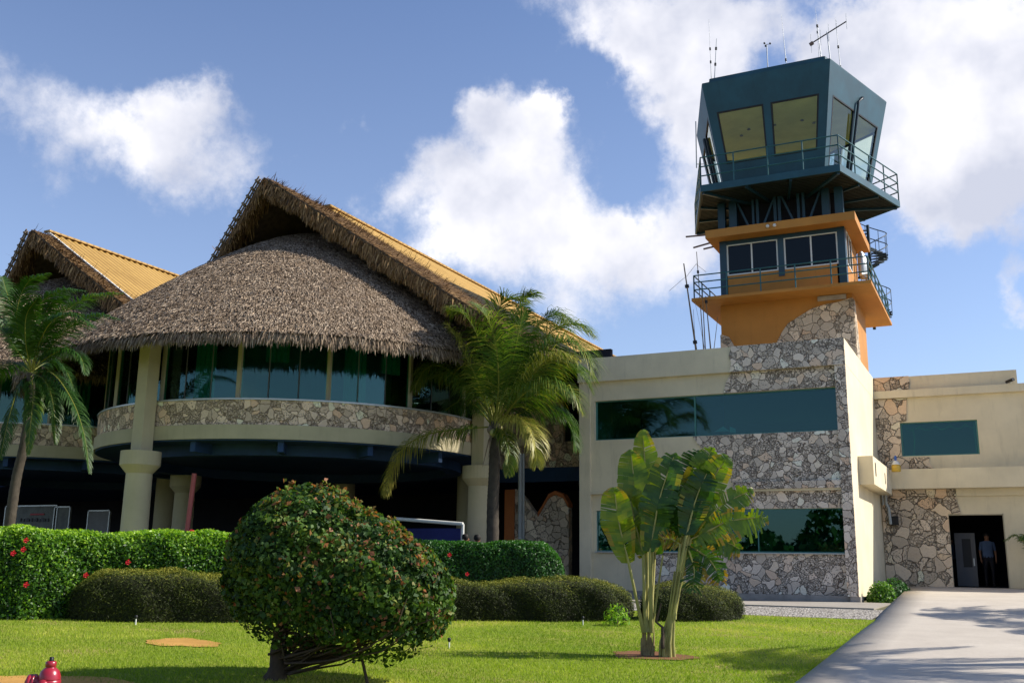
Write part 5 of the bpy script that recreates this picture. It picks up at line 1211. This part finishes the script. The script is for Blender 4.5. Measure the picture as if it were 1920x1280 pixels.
FR2 = [
 ([(58,695,0),(36,640,0),(32,580,-.1),(52,530,-.2),(92,512,-.2)], .5, .45, .45),
 ([(58,695,0),(55,620,.1),(75,570,.1),(115,545,.1),(160,545,.1)], .55, .42, .5),
 ([(60,695,0),(85,630,-.2),(120,585,-.3),(170,556,-.4),(230,549,-.4)], .5, .55, .5),
 ([(60,695,.1),(95,650,.3),(135,610,.3),(180,590,.3),(222,598,.3)], .5, .35, .55),
 ([(60,695,0),(92,668,-.1),(125,655,-.2),(150,668,-.2),(160,700,-.2)], .45, .35, .7),
 ([(60,698,0),(98,700,-.2),(135,750,-.3),(158,815,-.3),(168,885,-.3)], .42, .35, .8),
 ([(60,698,-.1),(85,715,-.3),(100,760,-.4),(104,830,-.4)], .42, .45, .8),
 ([(58,695,0),(40,650,.1),(15,610,.2),(-15,590,.3)], .5, .4, .5),
 ([(56,698,0),(30,680,.1),(0,690,.2),(-30,730,.3)], .5, .35, .7),
 ([(56,700,0),(35,725,-.2),(15,790,-.3),(0,860,-.3)], .42, .35, .8),
 ([(58,700,0),(62,740,-.3),(58,790,-.4),(52,850,-.4)], .38, .6, .8),
 ([(58,695,.2),(70,620,.5),(92,575,.6),(125,555,.7)], .5, .3, .5),
 ([(58,695,.1),(38,610,.3),(15,555,.4),(5,520,.5)], .5, .35, .5),
 ([(58,695,-.1),(20,640,-.3),(-5,600,-.4),(-20,540,-.4)], .5, .5, .5),
 ([(58,695,.1),(75,640,-.4),(100,600,-.7),(140,590,-.8),(175,612,-.8)], .5, .3, .6),
 ([(58,695,-.2),(48,640,-.6),(50,590,-.8),(70,560,-.9)], .45, .38, .5),
 ([(58,697,.3),(90,680,.8),(120,690,1.0),(140,730,1.0)], .45, .25, .8),
]
for k, (pts, L, bv, dr) in enumerate(FR2): frond(p2, [q2(x, y, d) for x, y, d in pts], L*1.25, .027, 130, 200+k, bv-.16, (.30, 0, .02), dr, .02, .15)
# palms off to the right of the path (their shadows fall on it); one built, two copied
def free_palm(loc, h, seed, label, nfr=15, L=2.6):
    r = random.Random(seed); t = thing('coconut_palm', loc, label, 'palm tree', 'coconut palms right of the path'); x, y, z = loc
    trunk(t, [(x, y, z-.1), (x+.1, y, z+h*.5), (x+.3, y, z+h)], .17, .11)
    for k in range(nfr):
        a = 2.4*k+r.uniform(-.2, .2); e_ = r.uniform(-.1, .9); ca, sa = math.cos(a), math.sin(a); c = Vector((x+.3, y, z+h))
        pts = [c, c+Vector((ca*L*.3, sa*L*.3, L*.25*(e_+.3))), c+Vector((ca*L*.65, sa*L*.65, L*.3*e_)), c+Vector((ca*L*.95, sa*L*.95, L*(.1*e_-.25)))]
        frond(t, pts, .6, .05, 44, seed*50+k, .4, (-.1, 0, 0), .6)
    return t
fp = free_palm((5.0, 18.2, .3), 6.6, 3, 'coconut palm standing right of the path, just outside the view')
def copy_tree(o, loc, rz, label):
    c = o.copy(); COL.objects.link(c); c.location = loc; c.rotation_euler.z = rz; c['label'] = label
    for ch in list(o.children):
        d = ch.copy(); COL.objects.link(d); d.parent = c
    return c
copy_tree(fp, (8.6, 24.6, .4), 2.0, 'coconut palm right of the path nearer the wing, outside the view')
copy_tree(fp, (7.0, 27.6, .42), 4.1, 'farthest coconut palm right of the ramp, outside the view')
pot = thing('potted_palm', (.86, 36.0, 1.3), 'small palm growing in the maroon pot at the right edge', 'plant')
for k in range(9):
    a = k*.7; c = Vector((.86, 36.0, 1.3)); frond(pot, [c, c+Vector((.25*math.cos(a), .25*math.sin(a), .7)), c+Vector((.6*math.cos(a), .6*math.sin(a), 1.15)), c+Vector((1.0*math.cos(a), 1.0*math.sin(a), 1.0))], .35, .03, 26, 400+k, .35, (0, 0, 0), .4, .012)
# ------------------------------------------------------------------ fan palms (paddle leaves)
YF = 14.4
def paddle(parent,  root, base, tip, width0, dy=0.0, bend=(0, 0), seed=0, v0=.5, edge=.0, rag=.25, fold=.25, face=1, tear=.1):
    width = width0*(1.42 if parent.name == 'fan_palm' else 1.2); v0 = v0*(0.90 if parent.name == 'fan_palm' else .88); rag *= .55; tear *= .6
    rr = np.random.default_rng(seed); A_, B_ = Vector(atY(*base, YF+dy)), Vector(atY(*tip, YF+dy+rr.uniform(-.12, .12)))
    mid = (A_+B_)/2+Vector((bend[0], rr.uniform(-.08, .08), bend[1])); C_ = spline([A_, A_.lerp(mid, .6), mid, mid.lerp(B_, .6)+Vector((bend[0]*.2, 0, bend[1]*.2)), B_], 30)
    Rt = Vector(root); tw_ = lambda p: Vector((p[0], p[1]+(p[0]-Rt.x)*.30, p[2]))
    st_ = MB().tube([tw_(Vector(q)) for q in [Rt, Rt.lerp(A_, .5)+Vector((0, 0, .0)), A_]+C_[3::5]], [.034, .024, .02]+[.014*(1-i/7) +.002 for i in range(len(C_[3::5]))], 7)
    lf = st_.build('leaf_stalk', M['stalk'], parent)
    V, F, A = [], [], []; n = 30; view = Vector((0, -1, 0)); ph = rr.uniform(0, 6)
    open_side = [rr.uniform(.85, 1.1), rr.uniform(.85, 1.1)]
    for si, sg in enumerate((-1, 1)):
        pull = 0
        for i in range(n):
            u0, u1 = i/n, (i+1)/n
            if rr.random() < tear: u1 -= .35/n; u0 += .15/n; pull = rr.uniform(-.05, .05)
            def W(u): return width*.5*open_side[si]*(max(0.0, math.sin(math.pi*min(1, .06+u*.93)))**.55)
            for_pts = []
            strip_dr = rr.normal(0, .04)*rag*3+pull*rag*2; outj = 1+rr.normal(0, .06)*rag*3
            rows = []
            for u in (u0, u1):
                x = min(u, .999)*30; k = int(x); p = C_[k].lerp(C_[min(k+1, 30)], x-k); t = (C_[min(k+1, 30)]-C_[max(k-1, 0)]).normalized()
                s_ = t.cross(view).normalized()*sg; nn = Vector((0, -1, 0))*fold+Vector((0, 0, 0))
                row = []
                for q in (0, .33, .66, 1.0):
                    o_ = s_*W(u)*q*(outj if q == 1 else 1)+nn*W(u)*q*face+t*W(u)*q*.35+Vector((0, rr.normal(0, .003)+.02*math.sin(u*17+ph+q*2), -abs(strip_dr)*q*q))
                    row.append(p+o_)
                rows.append(row)
            b = len(V); V += rows[0]+rows[1]
            for q in range(3):
                F.append((b+q, b+q+1, b+5+q, b+4+q) if sg > 0 else (b+q+1, b+q, b+4+q, b+5+q))
                vv = v0+rr.normal(0, .05)+.05*math.sin(u0*25+ph)
                if q == 2 and edge > 0 and .5+.5*math.sin(u0*9+ph*3+si) < edge*1.3: vv = max(vv, .80+.12*edge+rr.uniform(0, .05))
                A.append(float(np.clip(vv, 0, 1)))
    V = [Vector((p[0], p[1]+(p[0]-Rt.x)*.30, p[2])) for p in V]
    np_mesh('leaf_blade', [tuple(p) for p in V], F, M['leaf_fan'], lf, attr=A, smooth=True)
rA = Vector(atY(1216, 1222, YF)); rA.z = gz(rA.x, rA.y)
fa = thing('fan_palm', tuple(rA), 'left fan palm with upright paddle leaves on thin stalks', 'plant')
rB = Vector(atY(1251, 1225, YF)); rB.z = gz(rB.x, rB.y)
fb = thing('fan_palm', tuple(rB), 'right fan palm with leaves spreading right and browning lower ones', 'plant')
def ra(x, y=1185): return atY(x, y, YF)
for k, (rt, bs, tp, w_, dy, bd, v0, ed, rg, fo) in enumerate((  # higher v0 paints these leaves as backlit
    (1207, (1181, 1056), (1156, 914), .34, -.15, (-.03, 0), .76, .25, .12, .15),
    (1210, (1206, 1040), (1178, 900), .33, .0, (-.02, 0), .72, .25, .15, .2),
    (1213, (1214, 1022), (1185, 843), .34, .12, (-.02, 0), .70, .2, .2, .15),
    (1216, (1224, 1030), (1206, 806), .31, .25, (-.01, 0), .74, .1, .2, .12),
    (1222, (1218, 1035), (1262, 846), .36, -.1, (-.05, .02), .38, .05, .6, .3),
    (1220, (1212, 1045), (1190, 930), .30, .3, (0, 0), .45, .3, .5, .2),
    (1219, (1228, 1040), (1240, 930), .34, .35, (0, 0), .30, .1, .3, .2),
    )): paddle(fa, ra(rt), bs, tp, w_, dy, bd, 20+k, v0, ed, rg, fo)
m = MB(); r = random.Random(9)
for k in range(12):
    a = r.uniform(-1, 1); m.tube([rA+Vector((a*.09, r.uniform(-.05, .05), -.03)), rA+Vector((a*.10, 0, r.uniform(.08, .2))), Vector(ra(1216+a*14, 1200-r.uniform(0, 50)))], [.034, .022, .003], 6)
m.build('stem_base', M['stembrown'], fa)
for x0, x1 in ((1212, 1205), (1218, 1224), (1222, 1243)):
    MB().tube([ra(x0), ra((x0+x1)/2, 1110), ra(x1, 1040)], [.02, .017, .012], 6).build('leaf_stalk', M['stalk'], fa)
for k, (bs, tp, w_, dy, bd, v0, ed, rg, fo) in enumerate((
    ((1278, 1008), (1304, 842), .38, .25, (-.03, .02), .25, .05, .4, .3),
    ((1282, 1005), (1330, 836), .36, .1, (-.06, .03), .62, .1, .25, .2),
    ((1284, 1003), (1322, 880), .40, -.1, (-.04, .03), .30, .1, .3, .3),
    ((1288, 1003), (1358, 852), .42, -.05, (-.07, .05), .66, .12, .15, .15),
    ((1290, 1005), (1402, 915), .33, .0, (-.04, .08), .64, .3, .5, .2),
    ((1292, 1010), (1428, 968), .34, .0, (-.02, .10), .68, .4, .75, .2),
    ((1290, 1015), (1380, 1030), .34, .15, (.02, .10), .55, .5, .8, .2),
    ((1288, 1020), (1344, 1088), .34, .1, (.08, .06), .40, .5, .7, .2),
    ((1286, 1022), (1296, 1104), .27, -.05, (.04, .0), .30, .3, .6, .2),
    ((1276, 1008), (1262, 920), .36, .4, (0, 0), .22, .1, .3, .2),
    ((1274, 1020), (1240, 1012), .22, -.05, (0, .05), .97, .5, .6, .2),
    )): paddle(fb, atY(1256+k*.8, 1160, YF), bs, tp, w_, dy, bd, 60+k, v0, ed, rg, fo, tear=.22)
m = MB(); m.tube([rB+Vector((0, 0, -.05)), rB+Vector((.01, 0, .12)), Vector(atY(1258, 1160, YF)), Vector(atY(1270, 1090, YF))], [.10, .07, .05, .03], 10)
for k in range(7):
    a = k*.9; m.tube([rB+Vector((math.cos(a)*.10, math.sin(a)*.08, -.03)), rB+Vector((math.cos(a)*.09, math.sin(a)*.08, .2)), Vector(atY(1259+5*math.cos(a), 1150, YF-.05*math.sin(a))), Vector(atY(1272+8*math.cos(a), 1070, YF-.05*math.sin(a)))], [.032, .026, .019, .010], 6)
m.build('trunk', M['stalk'], fb)
m = MB(); m.tube([atY(1243, 1215, YF-.1), atY(1242, 1175, YF-.1), atY(1230, 1165, YF-.1), atY(1240, 1130, YF-.1)], [.03, .022, .02, .012], 6); m.build('dead_stalk', M['bushbark'], fb)
# small plants
def clump(name, label, cat, c, rad, n, size, mat, base_v, asp=.6):
    c = np.array(c, float); d = rotv(n); d[:, 2] = np.abs(d[:, 2]); P = c+d*np.array(rad)*(rng.uniform(.3, 1, n)**.5)[:, None]
    t = thing(name, tuple(c), label, cat); V, F = leaves(P, d, size*rng.uniform(.6, 1.3, n), asp, .7)
    np_mesh('foliage', V, F, mat, t, attr=np.clip(base_v+rng.normal(0, .2, n), 0, 1))
    m = MB()
    for k in range(7): m.tube([c+np.array((0, 0, -.03)), P[k*5]], [.012, .004], 5)
    m.build('stems', M['bushbark'], t)
clump('corner_shrub', 'small leafy green shrub at the sunlit foot of the white office side wall', 'shrub', (-3.3, 30.6, .45), (.42, .42, .62), 1500, .085, M['leaf_hedge'], .5)
clump('corner_shrub', 'dark leafy shrub in the corner by the wing stonework', 'shrub', (-3.2, 33.2, .5), (.5, .9, .62), 1800, .085, M['leaf_dark'], .4)
q = atY(1163, 1165, 18.2); clump('young_plant', 'small yellowish green plant in front of the low hedge left of the fan palms', 'plant', (q[0], 18.0, gz(q[0], 18.0)), (.28, .2, .42), 260, .11, M['leaf_hedge'], .8, .25)
# unseen trees added behind the camera to darken the window reflections
n = 26000; X_ = rng.uniform(-70, 60, n); hh = 5+2.2*np.sin(X_*.35)+1.6*np.sin(X_*.9+2); P = np.stack([X_, -38+rng.normal(0, 2.2, n), rng.uniform(0, 1, n)*hh], 1)
V, F = leaves(P, rotv(n), rng.uniform(.5, 1.1, n), .6, 1.0)
tr = np_mesh('unseen_tree_line', V, F, M['leaf_dark'], origin=(0, -38, 0), attr=rng.uniform(0, 1, n)); tr['kind'] = 'stuff'
